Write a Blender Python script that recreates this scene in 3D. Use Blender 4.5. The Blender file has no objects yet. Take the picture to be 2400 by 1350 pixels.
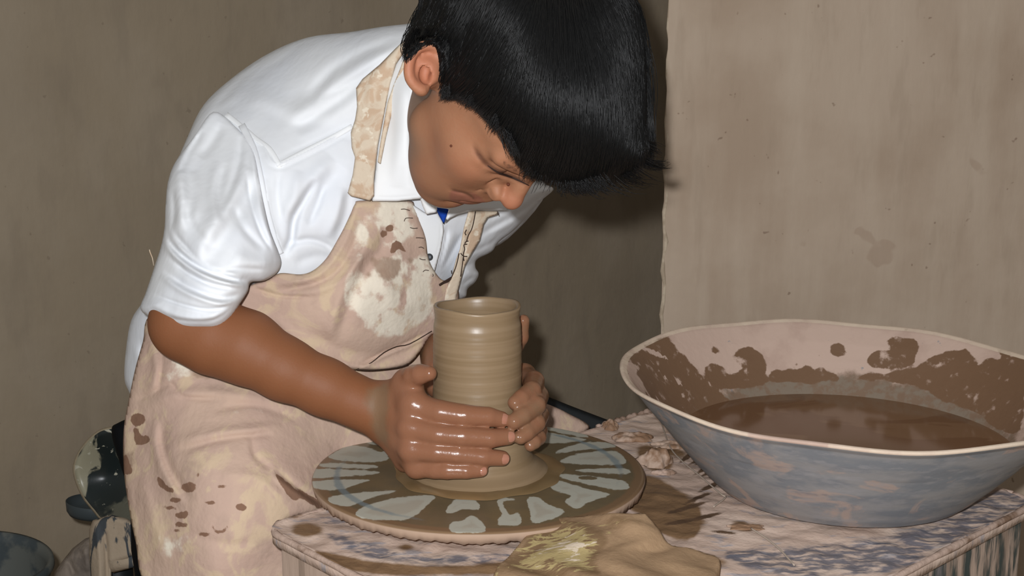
import bpy, math, random
import numpy as np
from mathutils import Vector, Matrix

random.seed(7)
rng = np.random.default_rng(7)
SC = bpy.context.scene

# ------------------------------------------------------------------ camera, light, exposure
FOC = 2900.0                       # focal length in pixels of a 2400 px wide frame
TILT = math.radians(10.8)
CAM_H = 1.20
cam_d = bpy.data.cameras.new('camera')
cam_d.sensor_width = 36.0
cam_d.lens = 36.0 * FOC / 2400.0
cam_d.clip_start = 0.02
cam = bpy.data.objects.new('camera', cam_d)
SC.collection.objects.link(cam)
cam.location = (0, 0, CAM_H)
cam.rotation_euler = (math.pi / 2 - TILT, 0, 0)
SC.camera = cam

world = bpy.data.worlds.new('world')
SC.world = world
world.use_nodes = True
world.node_tree.nodes['Background'].inputs[0].default_value = (1.0, 0.97, 0.92, 1)
world.node_tree.nodes['Background'].inputs[1].default_value = 0.24

fl = bpy.data.lights.new('camera_flash', 'POINT')
fl.energy = 68.0
fl.color = (0.955, 0.97, 1.0)
fl.shadow_soft_size = 0.012
flo = bpy.data.objects.new('camera_flash', fl)
SC.collection.objects.link(flo)
flo.location = (-0.036, 0.0, CAM_H + 0.045)

SC.view_settings.view_transform = 'Standard'
SC.view_settings.look = 'None'
SC.view_settings.gamma = 1.0
SC.view_settings.use_curve_mapping = False
SC.view_settings.exposure = 0.0

CT, ST = math.cos(TILT), math.sin(TILT)

# ------------------------------------------------------------------ coordinate helpers
def cam2world(P):
    P = np.asarray(P, float)
    x, y, z = P[..., 0], P[..., 1], P[..., 2]
    return np.stack([x, -z * CT + y * ST, CAM_H + z * ST + y * CT], -1)

def C(px, py, d):
    """picture position + measured depth -> metres along the lens axes"""
    return np.stack(np.broadcast_arrays((np.asarray(px, float) - 1200) / FOC * d, -(np.asarray(py, float) - 675) / FOC * d, -np.asarray(d, float)), -1)

def W(px, py, d):
    return cam2world(C(px, py, d))

def plane_pt(px, py, z):
    x = (px - 1200) / FOC; y = -(py - 675) / FOC
    r = np.array([x, CT + y * ST, -ST + y * CT])
    t = (z - CAM_H) / r[2]
    return np.array([0, 0, CAM_H]) + r * t

def lin(c):
    if isinstance(c, str):
        c = tuple(int(c[i:i + 2], 16) / 255 for i in (0, 2, 4))
    return tuple(((v + 0.055) / 1.055) ** 2.4 if v > 0.04045 else v / 12.92 for v in c[:3]) + (1,)

# ------------------------------------------------------------------ object helpers
def add_mesh(name, verts, faces, mats, parent=None, smooth=True, attrs=None, uv=None):
    me = bpy.data.meshes.new(name)
    verts = np.asarray(verts, np.float32)
    if isinstance(faces, np.ndarray):
        nf, k = faces.shape
        me.vertices.add(len(verts)); me.vertices.foreach_set('co', verts.ravel())
        me.loops.add(nf * k); me.loops.foreach_set('vertex_index', faces.astype(np.int32).ravel())
        me.polygons.add(nf); me.polygons.foreach_set('loop_start', np.arange(0, nf * k, k, dtype=np.int32))
        try:
            me.polygons.foreach_set('loop_total', np.full(nf, k, np.int32))
        except Exception:
            pass
        me.update(calc_edges=True)
    else:
        me.from_pydata([tuple(map(float, v)) for v in verts], [], [tuple(int(i) for i in f) for f in faces])
    if smooth:
        me.polygons.foreach_set('use_smooth', np.ones(len(me.polygons), bool))
    me.materials.append(mats)
    for k, v in (attrs or {}).items():
        a = me.attributes.new(k, 'FLOAT', 'POINT')
        a.data.foreach_set('value', np.asarray(v, np.float32))
    me.update()
    o = bpy.data.objects.new(name, me)
    SC.collection.objects.link(o)
    if parent is not None:
        o.parent = parent
        o.matrix_parent_inverse = Matrix.Translation(parent_world(parent)).inverted()
    return o

def parent_world(p):
    v = Vector((0, 0, 0))
    while p is not None:
        v += p.location
        if p.parent is not None:
            v += p.matrix_parent_inverse.translation
        p = p.parent
    return v

def empty(name, loc):
    o = bpy.data.objects.new(name, None)
    SC.collection.objects.link(o)
    o.location = loc
    o.empty_display_size = 0.05
    return o

def tag(o, label=None, cat=None, group=None, kind=None):
    if label: o['label'] = label
    if cat: o['category'] = cat
    if group: o['group'] = group
    if kind: o['kind'] = kind
    return o

def catmull(pts, n=6, closed=True):
    P = np.asarray(pts, float)
    out = []
    m = len(P)
    rngi = range(m if closed else m - 1)
    for i in rngi:
        if closed:
            p0, p1, p2, p3 = P[(i - 1) % m], P[i], P[(i + 1) % m], P[(i + 2) % m]
        else:
            p0, p1, p2, p3 = P[max(i - 1, 0)], P[i], P[i + 1], P[min(i + 2, m - 1)]
        for j in range(n):
            t = j / n
            out.append(0.5 * ((2 * p1) + (-p0 + p2) * t + (2 * p0 - 5 * p1 + 4 * p2 - p3) * t * t + (-p0 + 3 * p1 - 3 * p2 + p3) * t ** 3))
    if not closed:
        out.append(P[-1])
    return np.array(out)

def tube(path, rad, n=8, cap=True):
    """path (k,3) world; returns verts, faces"""
    P = np.asarray(path, float); k = len(P)
    R = np.broadcast_to(np.asarray(rad, float), (k,))
    T = np.gradient(P, axis=0); T /= np.linalg.norm(T, axis=1)[:, None] + 1e-12
    up = np.array([0.0, 0, 1]) if abs(T[0][2]) < 0.9 else np.array([1.0, 0, 0])
    N = np.cross(T[0], up); N /= np.linalg.norm(N)
    V = []
    for i in range(k):
        N = N - T[i] * (N @ T[i]); N /= np.linalg.norm(N)
        B = np.cross(T[i], N)
        a = np.arange(n) * 2 * math.pi / n
        V.append(P[i] + R[i] * (np.cos(a)[:, None] * N + np.sin(a)[:, None] * B))
    V = np.concatenate(V)
    Fc = []
    for i in range(k - 1):
        for j in range(n):
            Fc.append((i * n + j, i * n + (j + 1) % n, (i + 1) * n + (j + 1) % n, (i + 1) * n + j))
    if cap:
        Fc.append(tuple(range(n - 1, -1, -1)))
        Fc.append(tuple((k - 1) * n + j for j in range(n)))
    return V, Fc

def join(parts):
    V = []; Fc = []; o = 0
    for v, f in parts:
        V.append(v); Fc += [tuple(i + o for i in q) for q in f]; o += len(v)
    return np.concatenate(V), Fc

def lathe(prof, n=96, closed_profile=False):
    P = np.asarray(prof, float); k = len(P)
    a = np.arange(n) * 2 * math.pi / n
    V = np.stack([P[:, 0][:, None] * np.cos(a), P[:, 0][:, None] * np.sin(a), np.repeat(P[:, 1][:, None], n, 1)], -1).reshape(-1, 3)
    Fc = []
    rows = k if closed_profile else k - 1
    i = np.arange(rows)[:, None]; j = np.arange(n)[None, :]
    i2 = (i + 1) % k; j2 = (j + 1) % n
    Fc = np.stack(np.broadcast_arrays(i * n + j, i * n + j2, i2 * n + j2, i2 * n + j), -1).reshape(-1, 4)
    return V, Fc

# ------------------------------------------------------------------ 2-D fields
def poly_sd(P, poly):
    """signed distance (positive inside) of points P (m,2) to polygon"""
    poly = np.asarray(poly, float); out = np.full(len(P), 1e9); ins = np.zeros(len(P), bool)
    g = np.zeros((len(P), 2))
    for a, b in zip(poly, np.roll(poly, -1, 0)):
        ab = b - a; l2 = ab @ ab
        if l2 < 1e-12: continue
        ap = P - a
        t = np.clip(ap @ ab / l2, 0, 1)
        q = ap - t[:, None] * ab
        d = np.hypot(q[:, 0], q[:, 1])
        m = d < out
        out[m] = d[m]; g[m] = -q[m]
        c = ((a[1] > P[:, 1]) != (b[1] > P[:, 1]))
        if abs(ab[1]) > 1e-12:
            xs = a[0] + (P[:, 1] - a[1]) * ab[0] / ab[1]
            ins ^= c & (P[:, 0] < xs)
    return np.where(ins, out, -out), g

def line_sd(P, pts):
    pts = np.asarray(pts, float); out = np.full(len(P), 1e9); sg = np.zeros(len(P)); tt = np.zeros(len(P))
    L = np.r_[0, np.cumsum(np.linalg.norm(np.diff(pts, axis=0), axis=1))]
    for i in range(len(pts) - 1):
        a, b = pts[i], pts[i + 1]; ab = b - a; l2 = ab @ ab
        ap = P - a; t = np.clip(ap @ ab / l2, 0, 1)
        q = ap - t[:, None] * ab; d = np.hypot(q[:, 0], q[:, 1])
        m = d < out
        out[m] = d[m]; sg[m] = np.sign(ab[0] * ap[m, 1] - ab[1] * ap[m, 0]); tt[m] = (L[i] + t[m] * math.sqrt(l2)) / L[-1]
    return out, sg, tt

def folds_h(P, folds):
    h = np.zeros(len(P))
    for kind, pts, w, amp in folds:
        pts = catmull(pts, 5, False)
        lo = pts.min(0) - 4 * w; hi = pts.max(0) + 4 * w
        m = np.all((P > lo) & (P < hi), 1)
        if not m.any(): continue
        d, s, t = line_sd(P[m], pts)
        tp = np.clip(np.minimum(t, 1 - t) * 5, 0, 1) ** 0.7
        x = d / w
        if kind == 'r': v = np.exp(-x * x)
        elif kind == 'v': v = -np.exp(-x * x)
        else: v = 1.8 * s * x * np.exp(-x * x)
        h[m] += amp * tp * v
    return h

def rbf(ctrl):
    ctrl = np.asarray(ctrl, float); X = ctrl[:, :2] / 500.0; n = len(X)
    def ker(A, B):
        r2 = ((A[:, None] - B[None]) ** 2).sum(-1)
        return 0.5 * r2 * np.log(r2 + 1e-9)
    K = ker(X, X) + np.eye(n) * 2e-3
    Q = np.c_[np.ones(n), X]
    A = np.block([[K, Q], [Q.T, np.zeros((3, 3))]])
    w = np.linalg.solve(A, np.r_[ctrl[:, 2], 0, 0, 0])
    def f(P):
        P = np.atleast_2d(P) / 500.0
        return ker(P, X) @ w[:n] + np.c_[np.ones(len(P)), P] @ w[n:]
    return f

def blobs(P, items, noise=0.0):
    """items: polygons or (x,y,rx,ry[,deg]); value > 0 inside, in px"""
    out = np.full(len(P), -60.0)
    for it in items:
        if isinstance(it, tuple):
            x, y, rx, ry = it[:4]; a = math.radians(it[4]) if len(it) > 4 else 0
            dx = P[:, 0] - x; dy = P[:, 1] - y
            u = dx * math.cos(a) + dy * math.sin(a); v = -dx * math.sin(a) + dy * math.cos(a)
            r = np.hypot(u / rx, v / ry)
            s = (1 - r) * min(rx, ry)
        else:
            pl = catmull(it, 3) if len(it) > 3 else np.asarray(it, float)
            lo = pl.min(0) - 40; hi = pl.max(0) + 40
            m = np.all((P > lo) & (P < hi), 1)
            s = np.full(len(P), -60.0)
            if m.any(): s[m] = poly_sd(P[m], pl)[0]
        out = np.maximum(out, s)
    return out

def relief(name, poly, depth, mat, parent, step=5, edge=0.04, w=60, back=0.08, folds=(), smooth_poly=True, masks=None, wob=0.0):
    """closed body: outline + measured front depth, rounded at its rim, with a back side."""
    poly = catmull(poly, 5) if smooth_poly else np.asarray(poly, float)
    if wob:
        k = np.arange(len(poly)); poly = poly + wob * np.c_[np.sin(k * 1.7) + np.sin(k * 2.9 + 1), np.sin(k * 2.3 + 2) + np.sin(k * 1.1)] * .5
    lo = poly.min(0) - step * 2; hi = poly.max(0) + step * 2
    nx, ny = np.ceil((hi - lo) / step).astype(int) + 1
    gx, gy = np.meshgrid(lo[0] + np.arange(nx) * step, lo[1] + np.arange(ny) * step, indexing='ij')
    P = np.c_[gx.ravel(), gy.ravel()]
    s, g = poly_sd(P, poly)
    P2 = P.copy(); s2 = np.maximum(s, 0.0)
    ok = (s > -0.75 * step).reshape(nx, ny)
    cell = ok[:-1, :-1] & ok[1:, :-1] & ok[1:, 1:] & ok[:-1, 1:]
    ci, cj = np.nonzero(cell)
    idx = lambda i, j: i * ny + j
    quads = np.stack([idx(ci, cj), idx(ci + 1, cj), idx(ci + 1, cj + 1), idx(ci, cj + 1)], -1)
    used = np.unique(quads); remap = -np.ones(nx * ny, int); remap[used] = np.arange(len(used))
    quads = remap[quads]; Q = P2[used]; sq = s2[used]
    # boundary verts of the cell set must sit on the rim
    cnt = np.bincount(quads.ravel(), minlength=len(used)); brd = (cnt < 4)
    gq = g[used]; mv = brd | (s[used] <= 0)
    Q[mv] = P[used][mv] + gq[mv]; sq = np.where(brd, 0, sq)
    if callable(edge): edge = edge(Q)
    if callable(w): w = w(Q)
    x = np.clip(sq / w, 0, 1); prof = np.sqrt(np.maximum(0, 1 - (1 - x) ** 2))
    D = depth(Q) if callable(depth) else np.full(len(Q), depth)
    h = folds_h(Q, folds) if len(folds) else 0
    dF = D + edge * (1 - prof) - h * np.clip(x * 2.5, 0, 1)
    dB = D + edge + back * prof
    VF = W(Q[:, 0], Q[:, 1], dF)
    n = len(Q)
    inner = ~brd
    mapB = np.arange(n); mapB[inner] = n + np.arange(inner.sum())
    VB = W(Q[inner, 0], Q[inner, 1], dB[inner])
    V = np.r_[VF, VB]
    Fc = np.r_[quads, mapB[quads][:, ::-1]]
    Q2 = np.r_[Q, Q[inner]]
    at = {k: v(Q2) for k, v in (masks or {}).items()}
    at['u'] = Q2[:, 0] / 1000; at['v'] = Q2[:, 1] / 1000
    return add_mesh(name, V, Fc, mat, parent, attrs=at)

# ------------------------------------------------------------------ implicit volumes
class Vol:
    def __init__(s, lo, hi, h):
        s.lo = np.asarray(lo, float); s.h = h
        s.n = np.ceil((np.asarray(hi) - s.lo) / h).astype(int) + 1
        s.f = np.full(s.n, 0.05, np.float32)
    def box(s, lo, hi, pad):
        i0 = np.maximum(0, np.floor((np.asarray(lo) - pad - s.lo) / s.h).astype(int))
        i1 = np.minimum(s.n, np.ceil((np.asarray(hi) + pad - s.lo) / s.h).astype(int) + 1)
        if np.any(i1 <= i0): return None
        ax = [(s.lo[k] + np.arange(i0[k], i1[k]) * s.h).astype(np.float32) for k in range(3)]
        return tuple(slice(a, b) for a, b in zip(i0, i1)), ax
    def comb(s, sl, d, k, cut=False):
        a = s.f[sl]
        if cut:
            d = -d
            if k > 0:
                hh = np.maximum(k - np.abs(a - d), 0) / k
                s.f[sl] = np.maximum(a, d) + hh * hh * k / 4
            else: s.f[sl] = np.maximum(a, d)
        else:
            if k > 0:
                hh = np.maximum(k - np.abs(a - d), 0) / k
                s.f[sl] = np.minimum(a, d) - hh * hh * k / 4
            else: s.f[sl] = np.minimum(a, d)
    def cone(s, a, b, ra, rb, k=0.004, cut=False, flat=None):
        """flat = (direction, factor): squashes the section along a direction"""
        a = np.asarray(a, float); b = np.asarray(b, float); r = max(ra, rb)
        bx = s.box(np.minimum(a, b) - r, np.maximum(a, b) + r, k + 2 * s.h)
        if bx is None: return
        sl, ax = bx
        X = ax[0][:, None, None] - a[0]; Y = ax[1][None, :, None] - a[1]; Z = ax[2][None, None, :] - a[2]
        ba = b - a; l2 = float(ba @ ba) + 1e-12
        t = np.clip((X * ba[0] + Y * ba[1] + Z * ba[2]) / l2, 0, 1).astype(np.float32)
        X = X - t * ba[0]; Y = Y - t * ba[1]; Z = Z - t * ba[2]
        if flat is not None:
            nrm = np.asarray(flat[0], float); nrm /= np.linalg.norm(nrm); e = 1 / flat[1] - 1
            q = (X * nrm[0] + Y * nrm[1] + Z * nrm[2]) * e
            X = X + q * nrm[0]; Y = Y + q * nrm[1]; Z = Z + q * nrm[2]
        d = np.sqrt(X * X + Y * Y + Z * Z) - (ra + (rb - ra) * t)
        s.comb(sl, d.astype(np.float32), k, cut)
    def ell(s, c, r, R=None, k=0.004, cut=False):
        c = np.asarray(c, float); r = np.asarray(r, float); m = r.max()
        R = np.eye(3) if R is None else np.asarray(R, float)   # columns: axes
        bx = s.box(c - m, c + m, k + 2 * s.h)
        if bx is None: return
        sl, ax = bx
        X = ax[0][:, None, None] - c[0]; Y = ax[1][None, :, None] - c[1]; Z = ax[2][None, None, :] - c[2]
        q0 = 0; q1 = 0
        for i in range(3):
            u = (X * R[0, i] + Y * R[1, i] + Z * R[2, i])
            q0 = q0 + (u / r[i]) ** 2; q1 = q1 + (u / r[i] ** 2) ** 2
        k0 = np.sqrt(q0); k1 = np.sqrt(q1) + 1e-9
        s.comb(sl, (k0 * (k0 - 1) / k1).astype(np.float32), k, cut)
    def mesh(s):
        f = s.f; ins = f < 0
        a = ins[:-1, :-1, :-1].astype(np.uint8)
        cnt = np.zeros(a.shape, np.uint8)
        for i in (0, 1):
            for j in (0, 1):
                for k in (0, 1):
                    cnt += ins[i:f.shape[0] - 1 + i, j:f.shape[1] - 1 + j, k:f.shape[2] - 1 + k]
        act = (cnt > 0) & (cnt < 8)
        I = np.argwhere(act)
        idm = np.full(a.shape, -1, np.int32); idm[act] = np.arange(len(I))
        acc = np.zeros((len(I), 3)); num = np.zeros(len(I))
        cor = [(i, j, k) for i in (0, 1) for j in (0, 1) for k in (0, 1)]
        val = {c: f[I[:, 0] + c[0], I[:, 1] + c[1], I[:, 2] + c[2]].astype(float) for c in cor}
        for c in cor:
            for axi in range(3):
                if c[axi] == 0:
                    e = list(c); e[axi] = 1; e = tuple(e)
                    v0, v1 = val[c], val[e]; m = (v0 < 0) != (v1 < 0)
                    t = np.where(m, v0 / np.where(m, v0 - v1, 1), 0)
                    p = np.tile(np.array(c, float), (len(I), 1)); p[:, axi] = t
                    acc[m] += p[m]; num += m
        V = (I + acc / num[:, None]) * s.h + s.lo
        Fs = []
        for axi in range(3):
            sl0 = [slice(None)] * 3; sl1 = [slice(None)] * 3
            sl0[axi] = slice(0, -1); sl1[axi] = slice(1, None)
            A, B = ins[tuple(sl0)], ins[tuple(sl1)]
            E = np.argwhere(A != B)
            b, c = (axi + 1) % 3, (axi + 2) % 3
            E = E[(E[:, b] > 0) & (E[:, c] > 0) & (E[:, b] < f.shape[b] - 1) & (E[:, c] < f.shape[c] - 1)]
            fl_ = A[E[:, 0], E[:, 1], E[:, 2]]
            def cid(db, dc):
                G = E.copy(); G[:, b] -= db; G[:, c] -= dc
                return idm[G[:, 0], G[:, 1], G[:, 2]]
            q = np.stack([cid(1, 1), cid(0, 1), cid(0, 0), cid(1, 0)], -1)
            q[~fl_] = q[~fl_][:, ::-1]
            Fs.append(q)
        Fq = np.concatenate(Fs)
        return V, Fq

# ------------------------------------------------------------------ materials
def material(name, base, layers=(), rough=0.7, spec=0.3, bump=(), metallic=0.0, sss=0.0, coat=0.0, var=None, rough_attr=None, hue2=None):
    m = bpy.data.materials.new(name); m.use_nodes = True
    nt = m.node_tree; N = nt.nodes; L = nt.links
    bs = N['Principled BSDF']
    bs.inputs['Roughness'].default_value = rough
    bs.inputs['Specular IOR Level'].default_value = spec
    bs.inputs['Metallic'].default_value = metallic
    if coat: bs.inputs['Coat Weight'].default_value = coat; bs.inputs['Coat Roughness'].default_value = 0.12
    if sss:
        bs.inputs['Subsurface Weight'].default_value = sss
        bs.inputs['Subsurface Radius'].default_value = (1.0, 0.35, 0.2)
        bs.inputs['Subsurface Scale'].default_value = 0.006
    geo = N.new('ShaderNodeNewGeometry')
    pos = geo.outputs['Position']
    def noise(scale, detail=4, stretch=(1, 1, 1), dist=0.0, rot=(0, 0, 0), ro=0.55):
        mp = N.new('ShaderNodeMapping'); mp.inputs['Scale'].default_value = stretch; mp.inputs['Rotation'].default_value = rot
        L.new(pos, mp.inputs['Vector'])
        n = N.new('ShaderNodeTexNoise'); n.inputs['Scale'].default_value = scale; n.inputs['Detail'].default_value = detail
        n.inputs['Distortion'].default_value = dist; n.inputs['Roughness'].default_value = ro
        L.new(mp.outputs[0], n.inputs['Vector'])
        return n.outputs['Fac']
    def mth(op, a, b=None, clamp=False):
        n = N.new('ShaderNodeMath'); n.operation = op; n.use_clamp = clamp
        for i, v in enumerate((a, b)):
            if v is None: continue
            if isinstance(v, (int, float)): n.inputs[i].default_value = v
            else: L.new(v, n.inputs[i])
        return n.outputs[0]
    def ramp(v, lo, hi):
        n = N.new('ShaderNodeMapRange'); n.interpolation_type = 'SMOOTHSTEP'
        n.inputs['From Min'].default_value = lo; n.inputs['From Max'].default_value = hi
        L.new(v, n.inputs['Value']); return n.outputs['Result']
    def mix(fac, a, b):
        n = N.new('ShaderNodeMix'); n.data_type = 'RGBA'; n.inputs[0].default_value = 0
        L.new(fac, n.inputs[0])
        for s_, v in ((6, a), (7, b)):
            if isinstance(v, tuple): n.inputs[s_].default_value = v
            else: L.new(v, n.inputs[s_])
        return n.outputs[2]
    col = tinted(base); rgh = None
    for ly in layers:
        if ly['k'] == 'noise':
            f = ramp(noise(ly['s'], ly.get('d', 4), ly.get('st', (1, 1, 1)), ly.get('dist', 0), ly.get('rot', (0, 0, 0)), ly.get('ro', .55)), ly['lo'], ly['hi'])
        else:
            at = N.new('ShaderNodeAttribute'); at.attribute_name = ly['a']
            v = at.outputs['Fac']
            if ly.get('amp'):
                nz = noise(ly['s'], ly.get('d', 5), ly.get('st', (1, 1, 1)), ly.get('dist', 0), ly.get('rot', (0, 0, 0)), .6)
                v = mth('ADD', v, mth('MULTIPLY', mth('SUBTRACT', nz, 0.5), ly['amp']))
            f = ramp(v, ly.get('lo', -1), ly.get('hi', 1))
        if 'brk' in ly:   # broken up by a second noise
            b = ly['brk']
            f = mth('MULTIPLY', f, ramp(noise(b[0], 5, b[3] if len(b) > 3 else (1, 1, 1)), b[1], b[2]))
        if 'op' in ly: f = mth('MULTIPLY', f, ly['op'])
        if 'rough' in ly:
            pr = rgh if rgh is not None else None
            n = N.new('ShaderNodeMix'); n.data_type = 'FLOAT'
            L.new(f, n.inputs[0])
            if pr is None: n.inputs[2].default_value = rough
            else: L.new(pr, n.inputs[2])
            n.inputs[3].default_value = ly['rough']; rgh = n.outputs[0]
        if ly.get('c') is not None:
            col = mix(f, col, tinted(ly['c']))
    if isinstance(col, tuple): bs.inputs['Base Color'].default_value = col
    else: L.new(col, bs.inputs['Base Color'])
    if rgh is not None: L.new(rgh, bs.inputs['Roughness'])
    nrm = None
    for bm in bump:
        n = N.new('ShaderNodeBump'); n.inputs['Strength'].default_value = bm[1]; n.inputs['Distance'].default_value = bm[2]
        L.new(noise(bm[0], bm[4] if len(bm) > 4 else 3, bm[3] if len(bm) > 3 else (1, 1, 1)), n.inputs['Height'])
        if nrm is not None: L.new(nrm, n.inputs['Normal'])
        nrm = n.outputs[0]
    if nrm is not None: L.new(nrm, bs.inputs['Normal'])
    return m

TINT = [1, 1, 1]        # batch correction of the colours below
def tinted(c):
    h = [int(c[i:i + 2], 16) / 255 * k for i, k in zip((0, 2, 4), TINT)]
    return lin(tuple(min(1.0, v) for v in h))
M = {}
TINT[:] = [0.985, 0.98, 1.0]
M['wall'] = material('clay_plaster', '9f9179', [
    dict(k='noise', s=2.2, lo=.35, hi=.7, c='958872'),
    dict(k='noise', s=7, st=(1, 1, .5), d=7, lo=.42, hi=.66, c='a99c86', op=.45),
    dict(k='noise', s=22, st=(1, 1, .3), d=5, lo=.50, hi=.70, c='8b7f6c', op=.3),
    dict(k='noise', s=60, d=2, lo=.72, hi=.76, c='7a6c5a', op=.4)],
    rough=.9, spec=.15, bump=[(60, .25, .004, (1, 1, .3)), (14, .3, .01)])
TINT[:] = [1, 1, 1]
TINT[:] = [0.91, 0.91, 0.91]
M['pillar'] = material('pinkish_clay_plaster', 'baa793', [
    dict(k='noise', s=4.0, d=5, lo=.40, hi=.66, c='a8937e', op=.8),
    dict(k='noise', s=18, st=(1, 1, .14), d=6, lo=.42, hi=.68, c='c6b5a1', op=.4),
    dict(k='noise', s=34, st=(1, 1, .2), d=4, lo=.55, hi=.7, c='a08d79', op=.3),
    dict(k='noise', s=11, d=3, lo=.67, hi=.70, c='a48d79', op=.45),
    dict(k='noise', s=60, d=2, lo=.72, hi=.76, c='7c6654', op=.6)],
    rough=.9, spec=.15, bump=[(70, .25, .004, (1, 1, .3)), (14, .3, .008)])
TINT[:] = [1, 1, 1]
TINT[:] = [0.88, 0.88, 0.88]
M['pillar_edge'] = material('worn_plaster_edge', 'cfbea6', [dict(k='noise', s=50, lo=.4, hi=.6, c='b5a38c')], rough=.9, spec=.1)
TINT[:] = [1, 1, 1]
M['floor'] = material('packed_earth_floor', '7d6e5c', [dict(k='noise', s=6, d=6, lo=.4, hi=.6, c='978570')], rough=.95, spec=.1, bump=[(30, .4, .01)])
M['shirt'] = material('white_cotton', 'e8eaec', [dict(k='noise', s=5, lo=.4, hi=.65, c='dfe3ea', op=.7)], rough=1.0, spec=.03,
                      bump=[(700, .05, .0006), (24, .30, .006, (1, 1, .6), 3)])
M['shirt2'] = material('white_cotton_double_layer', 'f1f3f4', rough=1.0, spec=.03, bump=[(900, .06, .0006), (30, .12, .004)])
M['blue'] = material('blue_cotton', '1c46a8', [dict(k='noise', s=60, lo=.4, hi=.6, c='173a8c')], rough=.85, spec=.1)
M['navy'] = material('dark_navy', '2b2d38', rough=.9, spec=.1)
TINT[:] = [.95, .945, .94]
APR = [
    dict(k='noise', s=9, d=6, dist=.6, lo=.42, hi=.60, c='cdb29f', op=.95),
    dict(k='noise', s=24, d=7, dist=1.2, lo=.50, hi=.62, c='d8c2a2', op=.7),
    dict(k='noise', s=16, d=5, dist=.8, lo=.58, hi=.70, c='b89f90', op=.6),
    dict(k='attr', a='pale', amp=55, s=30, d=8, lo=-2, hi=8, c='efe6d4', op=.95, brk=(46, .34, .50)),
    dict(k='attr', a='wet2', amp=34, s=50, d=6, lo=-3, hi=6, c='a88f7c', op=.9),
    dict(k='attr', a='wet', amp=16, s=75, d=5, lo=-1.2, hi=1.2, c='8a6b58')]
M['apron'] = material('clay_stained_canvas', 'c7ab9b', APR, rough=.92, spec=.1, bump=[(260, .25, .0012), (30, .5, .006), (80, .3, .002)])
TINT[:] = [1, 1, 1]
TINT[:] = [0.95, 0.95, 0.95]
M['strap'] = material('worn_cream_canvas', 'decdb6', [
    dict(k='noise', s=45, d=6, dist=1, lo=.48, hi=.62, c='cdb094', op=.9),
    dict(k='noise', s=90, d=4, lo=.58, hi=.66, c='efe4cf', op=.8)], rough=.92, spec=.1, bump=[(300, .3, .001), (60, .4, .003)])
TINT[:] = [1, 1, 1]
M['thread'] = material('dark_thread', '4a3a30', rough=.9)
M['seamdark'] = material('frayed_dark_edge', '3d3029', rough=.95, spec=.05)
TINT[:] = [0.86, 0.86, 0.88]
M['skin'] = material('tan_skin', 'b07c5a', [
    dict(k='noise', s=35, lo=.4, hi=.65, c='ad7452', op=.6),
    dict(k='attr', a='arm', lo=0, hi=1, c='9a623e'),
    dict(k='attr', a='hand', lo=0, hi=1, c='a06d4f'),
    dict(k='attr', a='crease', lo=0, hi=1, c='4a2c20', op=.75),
    dict(k='attr', a='_none', lo=5, hi=6, c='9a6138'),
    dict(k='attr', a='red', lo=0, hi=1, c='c27a5a', op=.7),
    dict(k='attr', a='lip', lo=0, hi=1, c='a06452', op=.7),
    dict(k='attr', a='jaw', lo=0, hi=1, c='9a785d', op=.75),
    dict(k='attr', a='brow', amp=1.0, s=300, lo=.35, hi=.8, c='4d3226', op=.85),
    dict(k='attr', a='slip', amp=.9, s=40, lo=.35, hi=.9, c='8f7355', op=.8),
    dict(k='attr', a='wet', lo=0.0, hi=.6, rough=.24)],
    rough=.58, spec=.28, sss=.12, bump=[(420, .22, .0007), (150, .2, .0009)])
TINT[:] = [1, 1, 1]
M['nail'] = material('finger_nail', 'a8745f', rough=.12, spec=.6, sss=.2)
M['lash'] = material('eyelash', '2a1a14', rough=.7)
M['mole'] = material('mole', '5a3020', rough=.6)
M['hair'] = material('black_hair', '0a0909', rough=.55, spec=.3, bump=[(500, .5, .002, (1, 1, 1))])
M['strand'] = material('black_hair_strand', '0a0a0a', rough=.46, spec=.34)
TINT[:] = [0.93, 0.985, 1.02]
M['pot'] = material('wet_clay', '98795a', [
    dict(k='noise', s=30, st=(.05, .05, 6), d=4, lo=.40, hi=.62, c='8d6f50', op=.8),
    dict(k='noise', s=9, st=(.3, .3, 2), lo=.5, hi=.7, c='a78866', op=.5)],
    rough=.36, spec=.42, bump=[(36, .10, .0006, (.03, .03, 12), 4), (200, .12, .0006, (1, 1, .3)), (90, .1, .0006)])
TINT[:] = [1, 1, 1]
M['slip'] = material('wet_slip', '7c6647', [dict(k='noise', s=14, lo=.4, hi=.6, c='8a6e4c')], rough=.25, spec=.45)
M['plate'] = material('slip_splashed_plate', '6a5d47', [
    dict(k='noise', s=18, d=4, lo=.42, hi=.62, c='756449', op=.9),
    dict(k='attr', a='rim', amp=.5, s=30, lo=.3, hi=.7, c='7d6349'),
    dict(k='attr', a='white', amp=9, s=110, d=5, lo=-1.6, hi=1.0, c='b4b2a4', rough=.5),
    dict(k='attr', a='white', amp=26, s=60, d=6, lo=9, hi=17, c='a79e8e', op=.6),
    dict(k='attr', a='blue', amp=.9, s=50, lo=.45, hi=.9, c='76868c', op=.7),
    dict(k='attr', a='edge', lo=.2, hi=.8, c='a98f7a', rough=.8)],
    rough=.28, spec=.4, bump=[(120, .12, .001)])
TINT[:] = [1.06, 1.06, 1.05]
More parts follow.
